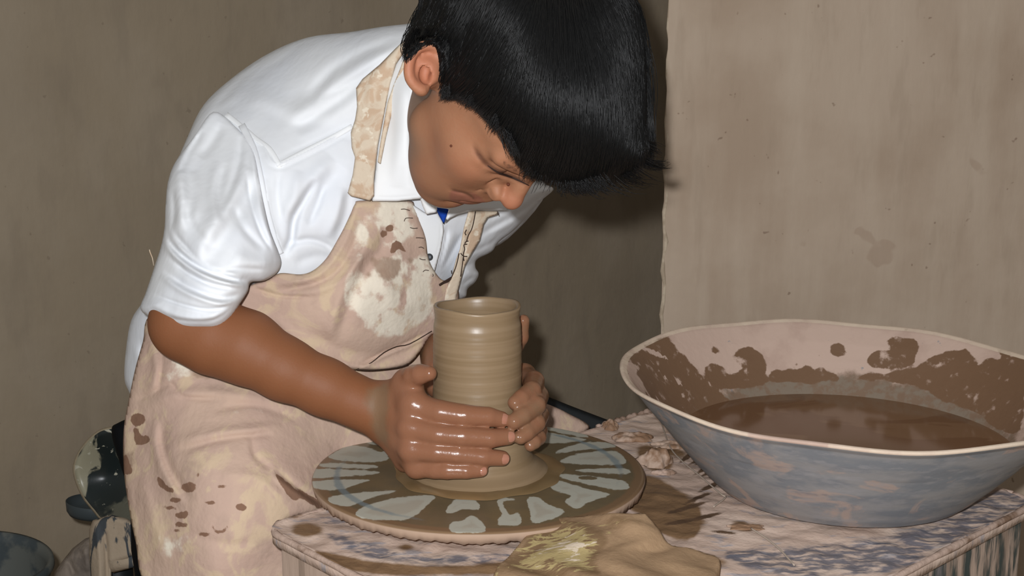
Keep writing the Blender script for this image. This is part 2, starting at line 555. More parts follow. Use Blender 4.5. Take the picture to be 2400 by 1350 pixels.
M['table'] = material('clay_caked_enamel', 'b9a294', [
    dict(k='noise', s=10, d=6, dist=.6, lo=.42, hi=.6, c='c6b1a3', op=.9),
    dict(k='noise', s=30, d=6, st=(1, 3, 1), rot=(0, 0, .7), lo=.56, hi=.68, c='8f8f98', op=.7),
    dict(k='attr', a='blue', amp=46, s=22, d=7, lo=-3, hi=10, c='585a66', op=.85, brk=(60, .36, .58, (1, 2.5, 1))),
    dict(k='attr', a='brown', amp=22, s=26, d=6, lo=-3, hi=5, c='7a6047', rough=.45),
    dict(k='attr', a='dark', amp=6, s=80, d=5, lo=-2, hi=.6, c='5a4636')],
    rough=.8, spec=.2, bump=[(45, .4, .006), (160, .3, .002)])
TINT[:] = [1, 1, 1]
TINT[:] = [1.02, 1.02, 1.01]
M['tableside'] = material('streaked_enamel_side', 'b09a8b', [
    dict(k='noise', s=60, d=4, st=(1, 1, .08), lo=.50, hi=.60, c='8d7a6c', op=.8),
    dict(k='noise', s=40, d=5, st=(1, 1, .12), lo=.60, hi=.66, c='5b6069', op=.7),
    dict(k='attr', a='dk', amp=.8, s=70, d=4, st=(1, 1, .2), lo=.45, hi=.6, c='424845')],
    rough=.8, spec=.2, bump=[(60, .4, .004, (1, 1, .2))])
TINT[:] = [1, 1, 1]
M['basin_out'] = material('clay_smeared_blue_enamel', '8f8d8c', [
    dict(k='noise', s=20, d=8, st=(1, 1, 2.6), lo=.40, hi=.62, c='777b80', op=.85),
    dict(k='noise', s=17, d=9, dist=.9, lo=.54, hi=.62, c='ad988c', op=.8),
    dict(k='noise', s=50, d=5, st=(1, 1, 3), lo=.5, hi=.66, c='949293', op=.6),
    dict(k='noise', s=30, d=6, st=(1, 1, 3), lo=.60, hi=.72, c='5f656e', op=.45)],
    rough=.62, spec=.3, bump=[(60, .2, .002)])
TINT[:] = [1.02, 1.02, 1.02]
M['basin_in'] = material('clay_coated_enamel', 'b9a192', [
    dict(k='noise', s=16, d=6, lo=.48, hi=.66, c='aa9183', op=.8),
    dict(k='noise', s=70, d=3, lo=.68, hi=.74, c='7a8086', op=.7),
    dict(k='attr', a='grey', amp=.9, s=60, d=7, lo=.30, hi=.62, c='6d5845', op=.9),
    dict(k='attr', a='grey', amp=.9, s=90, d=7, lo=.40, hi=.70, c='7d7264', op=.75, brk=(80, .40, .58)),
    dict(k='attr', a='brown', amp=.9, s=38, d=7, lo=.42, hi=.52, c='6f5540', rough=.5, brk=(70, .25, .42)),
    dict(k='attr', a='lip', amp=.5, s=40, lo=.3, hi=.6, c='cdbba6')],
    rough=.75, spec=.25, bump=[(80, .3, .002)])
TINT[:] = [1, 1, 1]
M['water'] = material('muddy_water', '6b4d36', [
    dict(k='noise', s=7, d=3, dist=.8, st=(1, 2, 1), lo=.50, hi=.56, c='7c5f46', op=.7)], rough=.12, spec=.3, bump=[(14, .03, .003)])
M['slab'] = material('clay_crusted_board', '9d8164', [
    dict(k='noise', s=200, d=3, lo=.5, hi=.7, c='a68a6b', op=.6),
    dict(k='attr', a='worn', amp=60, s=24, d=7, dist=1.0, lo=-2, hi=14, c='7d6449', op=.8),
    dict(k='attr', a='worn', amp=230, s=30, d=8, dist=1.8, st=(1, 2.2, 1), lo=22, hi=40, c='b5a273'),
    dict(k='attr', a='worn', amp=260, s=38, d=6, dist=1.4, st=(1, 1.8, 1), lo=60, hi=74, c='dccbb4')],
    rough=.9, spec=.1, bump=[(500, .25, .0012), (40, .5, .004)])
M['lump'] = material('half_dry_clay', '8a6c54', [dict(k='noise', s=40, d=4, lo=.45, hi=.6, c='b29a88')], rough=.6, spec=.25, bump=[(60, .5, .004)])
M['crust'] = material('dried_clay_crust', 'b59d8e', [dict(k='noise', s=30, d=5, lo=.5, hi=.65, c='7f6654')], rough=.85, spec=.15, bump=[(60, .6, .004)])
M['string'] = material('string', 'a8998a', rough=.9)
M['black'] = material('black_painted_metal', '14181a', rough=.5, spec=.4)
M['speck'] = material('speckled_dark_enamel', '1c2426', [dict(k='noise', s=160, lo=.6, hi=.68, c='6f7a7c')], rough=.4)
M['chair'] = material('splashed_black_enamel', '1d2424', [
    dict(k='noise', s=20, d=6, dist=1.4, st=(1, 1, .5), lo=.555, hi=.60, c='8f8a75'),
    dict(k='noise', s=60, d=4, dist=.5, lo=.63, hi=.66, c='a9a594'),
    dict(k='noise', s=12, d=5, lo=.60, hi=.66, c='59584c'),
    dict(k='attr', a='rimc', amp=.5, s=20, lo=.45, hi=.6, c='a79a82')], rough=.35, spec=.45, bump=[(40, .1, .003)])
M['chairleg'] = material('clay_caked_post', 'a3937f', [
    dict(k='noise', s=40, d=6, st=(1, 1, .35), dist=.8, lo=.52, hi=.58, c='43474a'),
    dict(k='noise', s=15, d=3, lo=.6, hi=.66, c='7d6a54')], rough=.85, spec=.15, bump=[(50, .5, .004)])
M['bucket'] = material('scuffed_dark_plastic', '3c4345', [dict(k='noise', s=14, d=5, lo=.5, hi=.6, c='5b5d58')], rough=.6)
M['sack'] = material('dusty_grey_sacking', '8b7f73', [dict(k='noise', s=22, d=5, lo=.5, hi=.62, c='756b62')], rough=.95, bump=[(30, .6, .01)])
M['trouser'] = material('black_cloth', '0d0e10', rough=.9, spec=.1)
M['button'] = material('grey_button', '4a4c50', rough=.3)
M['shoe'] = material('dark_shoe_leather', '1e1a18', rough=.6)

# ------------------------------------------------------------------ the room
ZT = CAM_H - 0.46            # table top height
YB, YP = 2.10, 1.64          # back wall, nearer wall block
corner = plane = None
def wallmesh(name, x0, x1, y, z0, z1, thick, mat):
    nx, nz = 60, 50
    xs = np.linspace(x0, x1, nx); zs = np.linspace(z0, z1, nz)
    X, Z = np.meshgrid(xs, zs, indexing='ij')
    Yf = y + 0.002 * np.sin(X * 9) * np.cos(Z * 7)
    V = np.r_[np.c_[X.ravel(), Yf.ravel(), Z.ravel()], np.c_[X.ravel(), np.full(X.size, y + thick), Z.ravel()]]
    Fc = []
    idx = lambda i, j, b=0: b * nx * nz + i * nz + j
    for i in range(nx - 1):
        for j in range(nz - 1):
            Fc.append((idx(i, j), idx(i + 1, j), idx(i + 1, j + 1), idx(i, j + 1)))
    for i in range(nx - 1):
        Fc.append((idx(i, 0, 1), idx(i + 1, 0, 1), idx(i + 1, 0), idx(i, 0)))
        Fc.append((idx(i, nz - 1), idx(i + 1, nz - 1), idx(i + 1, nz - 1, 1), idx(i, nz - 1, 1)))
    for j in range(nz - 1):
        Fc.append((idx(0, j), idx(0, j + 1), idx(0, j + 1, 1), idx(0, j, 1)))
        Fc.append((idx(nx - 1, j + 1), idx(nx - 1, j), idx(nx - 1, j, 1), idx(nx - 1, j + 1, 1)))
    Fc.append((idx(0, 0, 1), idx(0, nz - 1, 1), idx(nx - 1, nz - 1, 1), idx(nx - 1, 0, 1)))
    return tag(add_mesh(name, V, Fc, mat, smooth=False), kind='structure')

def xat(px, py, y):          # world x where the ray through a pixel meets the vertical plane at y
    a = (px - 1200) / FOC; b = -(py - 675) / FOC
    return a / (CT + b * ST) * y
PX = xat(1556, 500, YP)
wb = wallmesh('wall_back', -2.2, 1.6, YB, 0, 2.6, .12, M['wall'])
for v_ in wb.data.vertices: v_.co.y += .60 * (v_.co.x + .75)
wr = wallmesh('wall_right', PX, 2.2, YP, 0, 2.6, .80, M['pillar'])
for v_ in wr.data.vertices:      # the block's hidden flank is splayed
    if v_.co.x < PX + .001 and v_.co.y > YP + .1: v_.co.x = PX * (YP + .8) / YP + .03
# worn pale arris of the wall block
pth = [(PX + .002 + .0012 * math.sin(i * 1.9) + .001 * math.sin(i * 4.3), YP + .0035, 0.01 + i * 0.02) for i in range(129)]
v, f = tube(pth, [.0030 + .0008 * math.sin(i * 2.7) for i in range(129)], 6)
tag(add_mesh('trim_1', v, f, M['pillar_edge']), kind='structure')
YF = 3.7
fv = [(-2.2, -1.2, 0), (2.2, -1.2, 0), (2.2, YF, 0), (-2.2, YF, 0), (-2.2, -1.2, -.1), (2.2, -1.2, -.1), (2.2, YF, -.1), (-2.2, YF, -.1)]
ff = [(0, 1, 2, 3), (7, 6, 5, 4), (0, 4, 5, 1), (1, 5, 6, 2), (2, 6, 7, 3), (3, 7, 4, 0)]
tag(add_mesh('floor', fv, ff, M['floor'], smooth=False), kind='structure')

# ------------------------------------------------------------------ wheel table
A0 = np.array([-.248, 1.154]); ua = math.radians(42.5)
U2 = np.array([math.cos(ua), math.sin(ua)]); V2 = np.array([math.sin(ua), -math.cos(ua)])
LU, LV = .64, .487
def tab(u, v): return A0 + U2 * u + V2 * v
def to_px(P):
    P = np.asarray(P, float); x, y, z = P[..., 0], P[..., 1], P[..., 2] - CAM_H
    d = y * CT - z * ST; yy = y * ST + z * CT
    return np.stack([1200 + FOC * x / d, 675 - FOC * yy / d], -1), d
trt = empty('potters_wheel_table', (*tab(LU / 2, LV / 2), 0))
tag(trt, 'low square clay-caked enamel wheel table carrying the spinning plate and the basin', 'table')
nu, nv = 200, 150
uu, vv = np.meshgrid(np.linspace(0, LU, nu), np.linspace(0, LV, nv), indexing='ij')
r = .03                                      # rounded corners
cu = np.clip(uu, r, LU - r); cv = np.clip(vv, r, LV - r)
du, dv = uu - cu, vv - cv; mx = np.maximum(np.abs(du), np.abs(dv)); ln = np.hypot(du, dv) + 1e-9
uu = cu + du * mx / ln; vv = cv + dv * mx / ln
ed = np.minimum(np.minimum(uu, LU - uu), np.minimum(vv, LV - vv))
def crumb(a, b):
    return .0012 * np.sin(a * 71 + 3 * np.sin(b * 43)) * np.sin(b * 63 + 2 * np.sin(a * 37)) + .0007 * np.sin(a * 190 + b * 60) * np.sin(b * 170 - a * 50)
zz = ZT + crumb(uu, vv) + .003 * np.exp(-(ed / .006) ** 2) - .005 * np.clip(1 - ed / .004, 0, 1) ** 2
X = A0[0] + U2[0] * uu + V2[0] * vv; Y = A0[1] + U2[1] * uu + V2[1] * vv
top = np.stack([X, Y, zz], -1).reshape(-1, 3)
bot = top.copy(); bot[:, 2] = ZT - .012
idg = np.arange(nu * nv).reshape(nu, nv)
q = np.stack([idg[:-1, :-1], idg[:-1, 1:], idg[1:, 1:], idg[1:, :-1]], -1).reshape(-1, 4)[:, ::-1]
ring = np.r_[idg[:, 0], idg[-1, 1:], idg[::-1, -1][1:], idg[0, ::-1][1:-1]]
sk = np.stack([ring, ring + nu * nv, np.roll(ring, -1) + nu * nv, np.roll(ring, -1)], -1)
pxs, _ = to_px(np.r_[top, bot])
bl = blobs(pxs, [[(760, 1250), (850, 1270), (1000, 1300), (1190, 1290), (1230, 1300), (1190, 1330), (1000, 1320), (860, 1310)],
                 [(950, 1330), (1200, 1325), (1190, 1350), (930, 1352)], [(1700, 1290), (2000, 1270), (2200, 1220), (2330, 1150), (2400, 1160), (2390, 1210), (2200, 1290), (2080, 1345), (1800, 1350)],
                 (770, 1215, 50, 10, 8)])
br = blobs(pxs, [(720, 1243, 40, 16, 5), (955, 1282, 22, 9), [(740, 1290), (850, 1310), (960, 1325), (1180, 1315), (1300, 1290), (1350, 1300), (1200, 1345), (860, 1345), (760, 1320)],
                 (1550, 1180, 90, 32, 5), (1600, 1225, 60, 20, 0), [(1490, 1130), (1540, 1120), (1640, 1190), (1630, 1260), (1560, 1260), (1500, 1200)], (1535, 1075, 45, 28, 30), (1570, 1055, 40, 14, 20), (1650, 1310, 50, 14, 10),
                 (1740, 1235, 24, 14, 20), (635, 1222, 24, 6, -18)])
dk = [(1640 + 26 * i, 1075 + 20 * i + (9 if i % 2 else 0), 26 - 3 * (i % 3), 3.5, -30) for i in range(3)]
dk += [(1615, 1068, 24, 5, -35), (1650, 1078, 26, 4, -30), (1660, 1095, 32, 4.5, -28), (1685, 1110, 22, 6, -25), (1665, 1140, 26, 4, -24), (1640, 1165, 30, 3.5, -22), (1610, 1190, 40, 4, -16), (1650, 1212, 36, 3.5, -14), (1600, 1222, 40, 4, -10), (1700, 1248, 22, 3, 5)]
drk = blobs(pxs, dk)
tt = add_mesh('tabletop', np.r_[top, bot], np.r_[q, sk, (q + nu * nv)[:, ::-1]], M['table'], trt, attrs=dict(blue=bl, brown=br, dark=drk))
# apron panels under the top
def panel(u0, v0, u1, v1, name, dk=0.0):
    n = 24; m = 8; P = []
    for i in range(n + 1):
        for j in range(m + 1):
            t = i / n; c = tab(u0 + (u1 - u0) * t, v0 + (v1 - v0) * t); z = ZT - .013 - .30 * j / m
            P.append((c[0], c[1], z))
    nm = np.array([v1 - v0, -(u1 - u0)]); nm = nm / np.linalg.norm(nm)
    off = (U2 * nm[0] + V2 * nm[1]) * -.004
    ctr = tab(LU / 2, LV / 2); mid = tab((u0 + u1) / 2, (v0 + v1) / 2)
    if np.dot(off, ctr - mid) < 0: off = -off
    P = np.array(P); P2 = P.copy(); P2[:, :2] += off
    idd = lambda i, j, b=0: b * len(P) + i * (m + 1) + j
    Fc = []
    for i in range(n):
        for j in range(m):
            Fc.append((idd(i, j), idd(i + 1, j), idd(i + 1, j + 1), idd(i, j + 1)))
            Fc.append((idd(i, j + 1, 1), idd(i + 1, j + 1, 1), idd(i + 1, j, 1), idd(i, j, 1)))
        Fc.append((idd(i, m), idd(i + 1, m), idd(i + 1, m, 1), idd(i, m, 1)))
        Fc.append((idd(i, 0, 1), idd(i + 1, 0, 1), idd(i + 1, 0), idd(i, 0)))
    for j in range(m):
        Fc.append((idd(0, j), idd(0, j + 1), idd(0, j + 1, 1), idd(0, j, 1)))
        Fc.append((idd(n, j + 1), idd(n, j), idd(n, j, 1), idd(n, j + 1, 1)))
    return add_mesh(name, np.r_[P, P2], Fc, M['tableside'], trt, smooth=False, attrs=dict(dk=np.full(2 * len(P), dk)))
g_ = .006
panel(g_, .03, g_, LV - .03, 'side_panel'); panel(.03, LV - g_, LU - .03, LV - g_, 'side_panel', .52)
panel(LU - g_, LV - .03, LU - g_, .03, 'side_panel'); panel(LU - .03, g_, .03, g_, 'side_panel')
for (a, b) in ((.03, .03), (LU - .03, .03), (.03, LV - .03), (LU - .03, LV - .03)):
    c = tab(a, b); v, f = tube([(c[0], c[1], 0), (c[0], c[1], ZT - .02)], .022, 16)
    add_mesh('leg', v, f, M['tableside'], trt, attrs=dict(dk=np.zeros(len(v))))
# rolled rim bead running round the tray
rp = [tab(r + a, b) for a, b in ()]
co = []
for (cx, cy, a0) in ((LU - r, LV - r, 0), (r, LV - r, 90), (r, r, 180), (LU - r, r, 270)):
    for k in range(7):
        a = math.radians(a0 + 15 * k); c = tab(cx + (r - .002) * math.cos(a), cy + (r - .002) * math.sin(a)); co.append((c[0], c[1], ZT - .0012))
co.append(co[0])
co2 = []
for a, b in zip(co[:-1], co[1:]):
    nseg = max(1, int(np.linalg.norm(np.array(a) - b) / .02))
    for k in range(nseg): co2.append(tuple(np.array(a) + (np.array(b) - a) * k / nseg))
v, f = tube(co2 + [co2[0]], [.0034 + .0008 * math.sin(i * 1.3) * math.sin(i * .37) for i in range(len(co2) + 1)], 8)
add_mesh('rim', v, f, M['crust'], trt)

# ------------------------------------------------------------------ wheel plate
WC = np.array([-.035, 1.2565]); ZW = CAM_H - .437; WR = .176
nr, na = 110, 620
rr = np.r_[np.linspace(0.004, WR - .003, nr - 3), WR - .0012, WR, WR]
aa = np.arange(na) * 2 * math.pi / na
wob = .0011 * np.sin(aa * 23 + 3 * np.sin(aa * 5)) * np.sin(aa * 7 + 1) + .0007 * np.sin(aa * 61 + 4 * np.sin(aa * 3)) + .0005 * np.sin(aa * 140)
V = []
for i, q_ in enumerate(rr):
    z = 0.0 if i < nr - 3 else (-.0006, -.003, -.011)[i - (nr - 3)]
    ra = q_ + np.zeros(na)
    zz_ = np.full(na, ZW + z) + (wob * .9 if i == nr - 1 else 0)
    if i == nr - 1: ra = ra - .002
    V.append(np.c_[WC[0] + ra * np.cos(aa), WC[1] + ra * np.sin(aa), zz_])
V.append(np.c_[WC[0] + .06 * np.cos(aa), WC[1] + .06 * np.sin(aa), np.full(na, ZW - .012)])
V = np.concatenate(V)
rows = len(V) // na
idg = np.arange(rows * na).reshape(rows, na)
q = np.stack([idg[:-1], np.roll(idg, -1, 1)[:-1], np.roll(idg, -1, 1)[1:], idg[1:]], -1).reshape(-1, 4)[:, ::-1]
zp = lambda L: [(600 + a / 2.182, 950 + b / 2.182) for a, b in L]
white = [zp(p) for p in (
    [(395, 245), (480, 205), (600, 225), (680, 270), (600, 290), (430, 282), (370, 262)],
    [(350, 296), (600, 306), (590, 322), (350, 314)],
    [(286, 325), (600, 337), (600, 352), (400, 366), (286, 368)],
    [(288, 388), (570, 380), (520, 402), (420, 432), (300, 424)],
    [(370, 475), (480, 452), (700, 435), (690, 447), (560, 482), (480, 515), (400, 505)],
    [(510, 550), (560, 515), (720, 472), (905, 463), (880, 505), (780, 582), (640, 585), (540, 575)],
    [(970, 545), (1010, 490), (1080, 473), (1135, 498), (1137, 532), (1060, 530), (1000, 552)],
    [(1000, 600), (1050, 590), (1110, 565), (1165, 610), (1160, 650), (1000, 645)],
    [(1235, 495), (1265, 473), (1315, 478), (1320, 485), (1265, 492), (1275, 530), (1300, 560), (1340, 550), (1358, 585), (1340, 612), (1248, 612), (1240, 585), (1258, 555)],
    [(1388, 480), (1440, 470), (1500, 510), (1580, 545), (1480, 592), (1412, 598), (1402, 540)],
    [(1512, 400), (1560, 388), (1700, 430), (1810, 455), (1700, 495), (1640, 530), (1580, 490), (1610, 462), (1520, 432)],
    [(1555, 352), (1700, 362), (1880, 388), (1900, 430), (1800, 425), (1650, 392), (1560, 368)],
    [(1640, 330), (1880, 322), (1895, 350), (1700, 342)],
    [(1560, 282), (1640, 250), (1820, 232), (1885, 270), (1870, 302), (1700, 302), (1580, 294)],
    [(1535, 238), (1600, 210), (1700, 188), (1800, 192), (1840, 212), (1700, 225), (1560, 242)],
    [(1485, 95), (1560, 98), (1640, 118), (1700, 165), (1600, 150), (1490, 125)],
    [(1485, 140), (1600, 160), (1690, 174), (1600, 188), (1480, 192)],
    [(545, 158), (620, 172), (700, 215), (560, 190)], [(640, 240), (700, 225), (720, 250), (660, 262)])]
pw, _ = to_px(V)
wm = blobs(pw, white)
spots = blobs(pw, [zp([(1650, 365), (1700, 360), (1745, 368), (1740, 380), (1690, 382), (1655, 378)])])
wm = np.where(spots > 0, -spots, wm)
rad = np.hypot(V[:, 0] - WC[0], V[:, 1] - WC[1])
angw = np.arctan2(V[:, 1] - WC[1], V[:, 0] - WC[0])
wrt = add_mesh('wheel_plate', V, q, M['plate'], trt, attrs=dict(white=wm, rim=np.clip((rad - .158) / .012, 0, 1), blue=np.exp(-((rad - .150) / .006) ** 2) * (0.5 + .5 * np.sin(angw * 2 + .6)), edge=(V[:, 2] < ZW - .002).astype(float)))
v, f = lathe([(.0005, ZW - .011), (.05, ZW - .011), (.045, ZW - .02), (.03, ZT - .002), (.0005, ZT - .002)], 40)
v = v + [WC[0], WC[1], 0]; add_mesh('hub', v, f, M['black'], wrt)

# ------------------------------------------------------------------ the thrown clay cylinder
HP = .1784
def rpot(z):        # outer radius over height
    return np.interp(z, [0, .006, .012, .02, .035, .05, .075, .10, .13, .158, .165, .171, .1784], [.078, .070, .0605, .0562, .0535, .0512, .0478, .0462, .0462, .0455, .0440, .0443, .0452])
zs = np.linspace(0, HP, 110)
outer = [(rpot(z) + .00010 * math.sin(z * 1500) + .00010 * math.sin(z * 430 + 1) + .00006 * math.sin(z * 2900), ZW + z) for z in zs]
inner = [(rpot(z) - .0045, ZW + z) for z in np.linspace(HP - .001, .03, 40)]
prof = outer + [(rpot(HP) - .0008, ZW + HP + .0012), (rpot(HP) - .0034, ZW + HP + .0010)] + inner + [(.003, ZW + .03)]
v, f = lathe(prof, 128)
v[:, 0] += WC[0] - .0012; v[:, 1] += WC[1]
an = np.arctan2(v[:, 1] - WC[1], v[:, 0] - WC[0]); v[:, 2] += np.clip((v[:, 2] - ZW - .15) / .03, 0, 1) * (.0012 * np.sin(an * 2 + .4) + .0005 * np.sin(an * 5))
pot = add_mesh('clay_cylinder', v, f, M['pot'])
tag(pot, 'tall wet clay cylinder being thrown between two hands on the wheel', 'clay pot')
# slip ring pooled round its foot
v, f = lathe([(.060, ZW + .0006), (.074, ZW + .0030), (.082, ZW + .0022), (.088, ZW + .0012), (.090, ZW + .0004)], 160)
an = np.arctan2(v[:, 1], v[:, 0]); sc = 1 + .02 * np.sin(an * 7) + .015 * np.sin(an * 13 + 1); v[:, 0] *= sc; v[:, 1] *= sc
v[:, 0] += WC[0]; v[:, 1] += WC[1]
add_mesh('slip_pool', v, f, M['slip'], wrt)

# ------------------------------------------------------------------ basin
BC = np.array([.352, 1.268])
bz = ZT + .0035
TX, TY = -.010, .030
bprof = [(.001, 0), (.120, 0), (.132, .003), (.142, .012), (.162, .033), (.181, .055), (.198, .076), (.214, .095), (.228, .113), (.236, .1190), (.2375, .1215), (.235, .1230),
         (.228, .1190), (.212, .102), (.194, .077), (.177, .056), (.158, .034), (.139, .014), (.128, .006), (.001, .006)]
bp = np.array(bprof)
seg = np.r_[0, np.cumsum(np.linalg.norm(np.diff(bp, axis=0), axis=1))]
tq = np.unique(np.r_[np.linspace(0, seg[-1], 150), seg]); pr = np.c_[np.interp(tq, seg, bp[:, 0]), np.interp(tq, seg, bp[:, 1])]
v, f = lathe(pr, 220)
side_in = np.repeat(tq > seg[11], 220); lipm = np.repeat((tq > seg[9] - .001) & (tq < seg[12]), 220)
hh = v[:, 2].copy(); ang = np.arctan2(v[:, 1], v[:, 0]); radb = np.hypot(v[:, 0], v[:, 1])
tl = np.clip(hh / .115, 0, 1)
v[:, 2] += tl * (v[:, 0] * TX + v[:, 1] * TY) + tl * .0012 * np.sin(ang * 9) * (radb > .2)
v[:, 0] += BC[0]; v[:, 1] += BC[1]; v[:, 2] += bz
LVL = .054
brt = empty('enamel_basin', (BC[0], BC[1], bz))
tag(brt, 'wide enamel basin smeared with clay, standing on the right of the wheel table', 'basin')
pb, _ = to_px(v)
zb = lambda L: [(1400 + a / 2.077, 700 + b / 2.077) for a, b in L]
brown = [zb(p) for p in (
    [(140, 290), (200, 255), (280, 195), (350, 190), (390, 240), (470, 320), (560, 420), (620, 470), (700, 560), (560, 600), (380, 560), (260, 480), (200, 380), (160, 340)],
    [(520, 350), (560, 315), (610, 345), (640, 380), (700, 340), (655, 300), (660, 262), (690, 240), (740, 235), (790, 265), (815, 310), (820, 370), (860, 400), (700, 440), (560, 430)],
    [(835, 380), (860, 350), (930, 345), (990, 350), (1020, 325), (1060, 350), (1090, 325), (1130, 350), (1175, 380), (1150, 400), (1000, 410), (850, 410)],
    [(1320, 300), (1350, 265), (1420, 245), (1405, 210), (1450, 185), (1540, 190), (1565, 240), (1550, 290), (1530, 330), (1440, 345), (1360, 335), (1325, 320)],
    [(1560, 320), (1640, 275), (1760, 245), (1800, 245), (1840, 300), (1860, 320), (1900, 285), (1960, 290), (1950, 240), (1990, 205), (2015, 230), (2000, 280), (2080, 290), (2080, 440), (2060, 640), (1980, 650), (1840, 560), (1700, 500), (1560, 430), (1400, 400), (1260, 400), (1280, 370), (1420, 355)])]
holes = [zb(p) for p in ([(140, 320), (180, 310), (210, 345), (180, 360), (150, 365)], [(150, 385), (200, 400), (235, 440), (240, 490), (190, 440), (155, 405)],
                         [(210, 240), (260, 240), (350, 290), (360, 300), (280, 280)])]
bm_ = blobs(pb, brown + [(1675, 823, 10, 8, 30), (1922, 832, 7, 6), (1962, 822, 20, 17, 10), (1866, 852, 3, 3), (2125, 772, 4, 4), (2305, 810, 4, 4)])
hm = blobs(pb, holes + [(1545, 870, 8, 3, 60), (1590, 893, 14, 5, 50), (1601, 928, 5, 8, -20), (1560, 885, 7, 3, 60)])
bm_ = np.where(hm > -2, -hm, bm_) * side_in + (-30) * (~side_in)
gr = np.where(side_in, np.clip(1 - (hh - LVL) / .030, 0, 1) * (hh > LVL - .01), 0) * (radb > .14)
gr = gr * np.clip(.45 + .75 * np.exp(-((pb[:, 0] - 2010) / 260) ** 2), 0, 1)
bsn = add_mesh('bowl', v, f, M['basin_out'], brt)
me = bsn.data; me.materials.append(M['basin_in'])
rowi = f[:, 0] // 220
mi = ((tq[rowi] >= seg[9] - .0005)).astype(np.int32)
me.polygons.foreach_set('material_index', mi)
for nme, val in (('brown', np.clip(.46 + bm_ / 34, 0, 1)), ('grey', gr), ('lip', np.where(lipm & (np.sin(ang * 3 + 5) + np.sin(ang * 7) > -1.4), 1., 0.) * .5)):
    a = me.attributes.new(nme, 'FLOAT', 'POINT'); a.data.foreach_set('value', val.astype(np.float32))
# muddy water, level
rw = .1815
v = []; f = []
for i, q_ in enumerate(np.linspace(0, 1, 14)):
    for k in range(96):
        a = k * 2 * math.pi / 96; v.append((BC[0] + q_ * rw * math.cos(a), BC[1] + q_ * rw * math.sin(a), bz + LVL - .002))
for i in range(13):
    for k in range(96):
        f.append((i * 96 + k, i * 96 + (k + 1) % 96, (i + 1) * 96 + (k + 1) % 96, (i + 1) * 96 + k)[::-1])
v = np.array(v)
rs_ = np.linspace(.12, .23, 300); hs_ = np.interp(rs_, [.128, .139, .158, .177, .194, .212, .228, .235], [.006, .014, .034, .056, .077, .102, .1190, .1230])
for k in range(96):
    a = k * 2 * math.pi / 96
    zt = hs_ + np.clip(hs_ / .115, 0, 1) * (rs_ * math.cos(a) * TX + rs_ * math.sin(a) * TY)
    rk = np.interp(LVL - .002, zt, rs_) + .0012
    for i, q_ in enumerate(np.linspace(0, 1, 14)):
        v[i * 96 + k, 0] = BC[0] + q_ * rk * math.cos(a); v[i * 96 + k, 1] = BC[1] + q_ * rk * math.sin(a)
wat = add_mesh('muddy_water', v, f, M['water'])
tag(wat, 'brown muddy water filling the lower half of the enamel basin', 'water')
# ------------------------------------------------------------------ the potter: body
ROOT = empty('person', tuple(W(470, 1150, 1.55)[:2]) + (0.0,))
tag(ROOT, 'person in white shirt and clay-stained apron bending over the wheel, hands round the clay', 'person')

# head frame: F forward, U up, R to the wearer's right, in lens axes
HF, HU = np.array([.250, -.965, .077]), np.array([.632, .223, .742])
HR = np.cross(HF, HU); HR /= np.linalg.norm(HR)
HO = C(1012, 185, 1.075) - HR * .072
HRm = np.stack([HF, HU, HR], 1)
hs = .01 * 1.0
def hp(f_, u_, r_): return HO + (HF * f_ + HU * u_ + HR * r_) * hs

H = .0019
vol = Vol([-.39, -.205, -1.62], [.16, .285, -.955], H)
mm = lambda px, d: px * d / FOC
# torso core, neck and arms (clothes cover the core)
cRS, cLS, cN = C(560, 400, 1.46), C(1080, 460, 1.56), C(1020, 240, 1.43)
vol.cone(cN, cRS, .040, .045, .02); vol.cone(cN, cLS, .040, .04, .02); vol.cone(cRS, cLS, .05, .045, .02)
vol.cone(cN, hp(-.5, -2.5, -1.5), .042, .044, .012)
vol.cone(C(1040, 300, 1.36), hp(1.0, -5, -1), .045, .038, .02)
# right arm
eR = C(440, 758, 1.295)
vol.cone(cRS, eR, .044, .036, .02)
wR = C(893, 967, 1.300)
vol.cone(eR, C(505, 790, 1.29), .0355, .0385, .02)
vol.cone(C(505, 790, 1.29), C(575, 814, 1.287), .0385, .0375, .01)
vol.cone(C(575, 814, 1.287), C(665, 864, 1.285), .0375, .0318, .01)
vol.cone(C(665, 864, 1.285), C(761, 907, 1.29), .0318, .0288, .01)
vol.cone(C(761, 907, 1.29), wR, .0288, .0272, .01)
# left arm (passes behind the clay cylinder)
eL = C(1028, 705, 1.575); wL = C(1045, 885, 1.395)
vol.cone(cLS, C(1040, 600, 1.58), .030, .026, .02); vol.cone(C(1040, 600, 1.58), eL, .026, .027, .02)
vol.cone(eL, wL, .030, .027, .015)
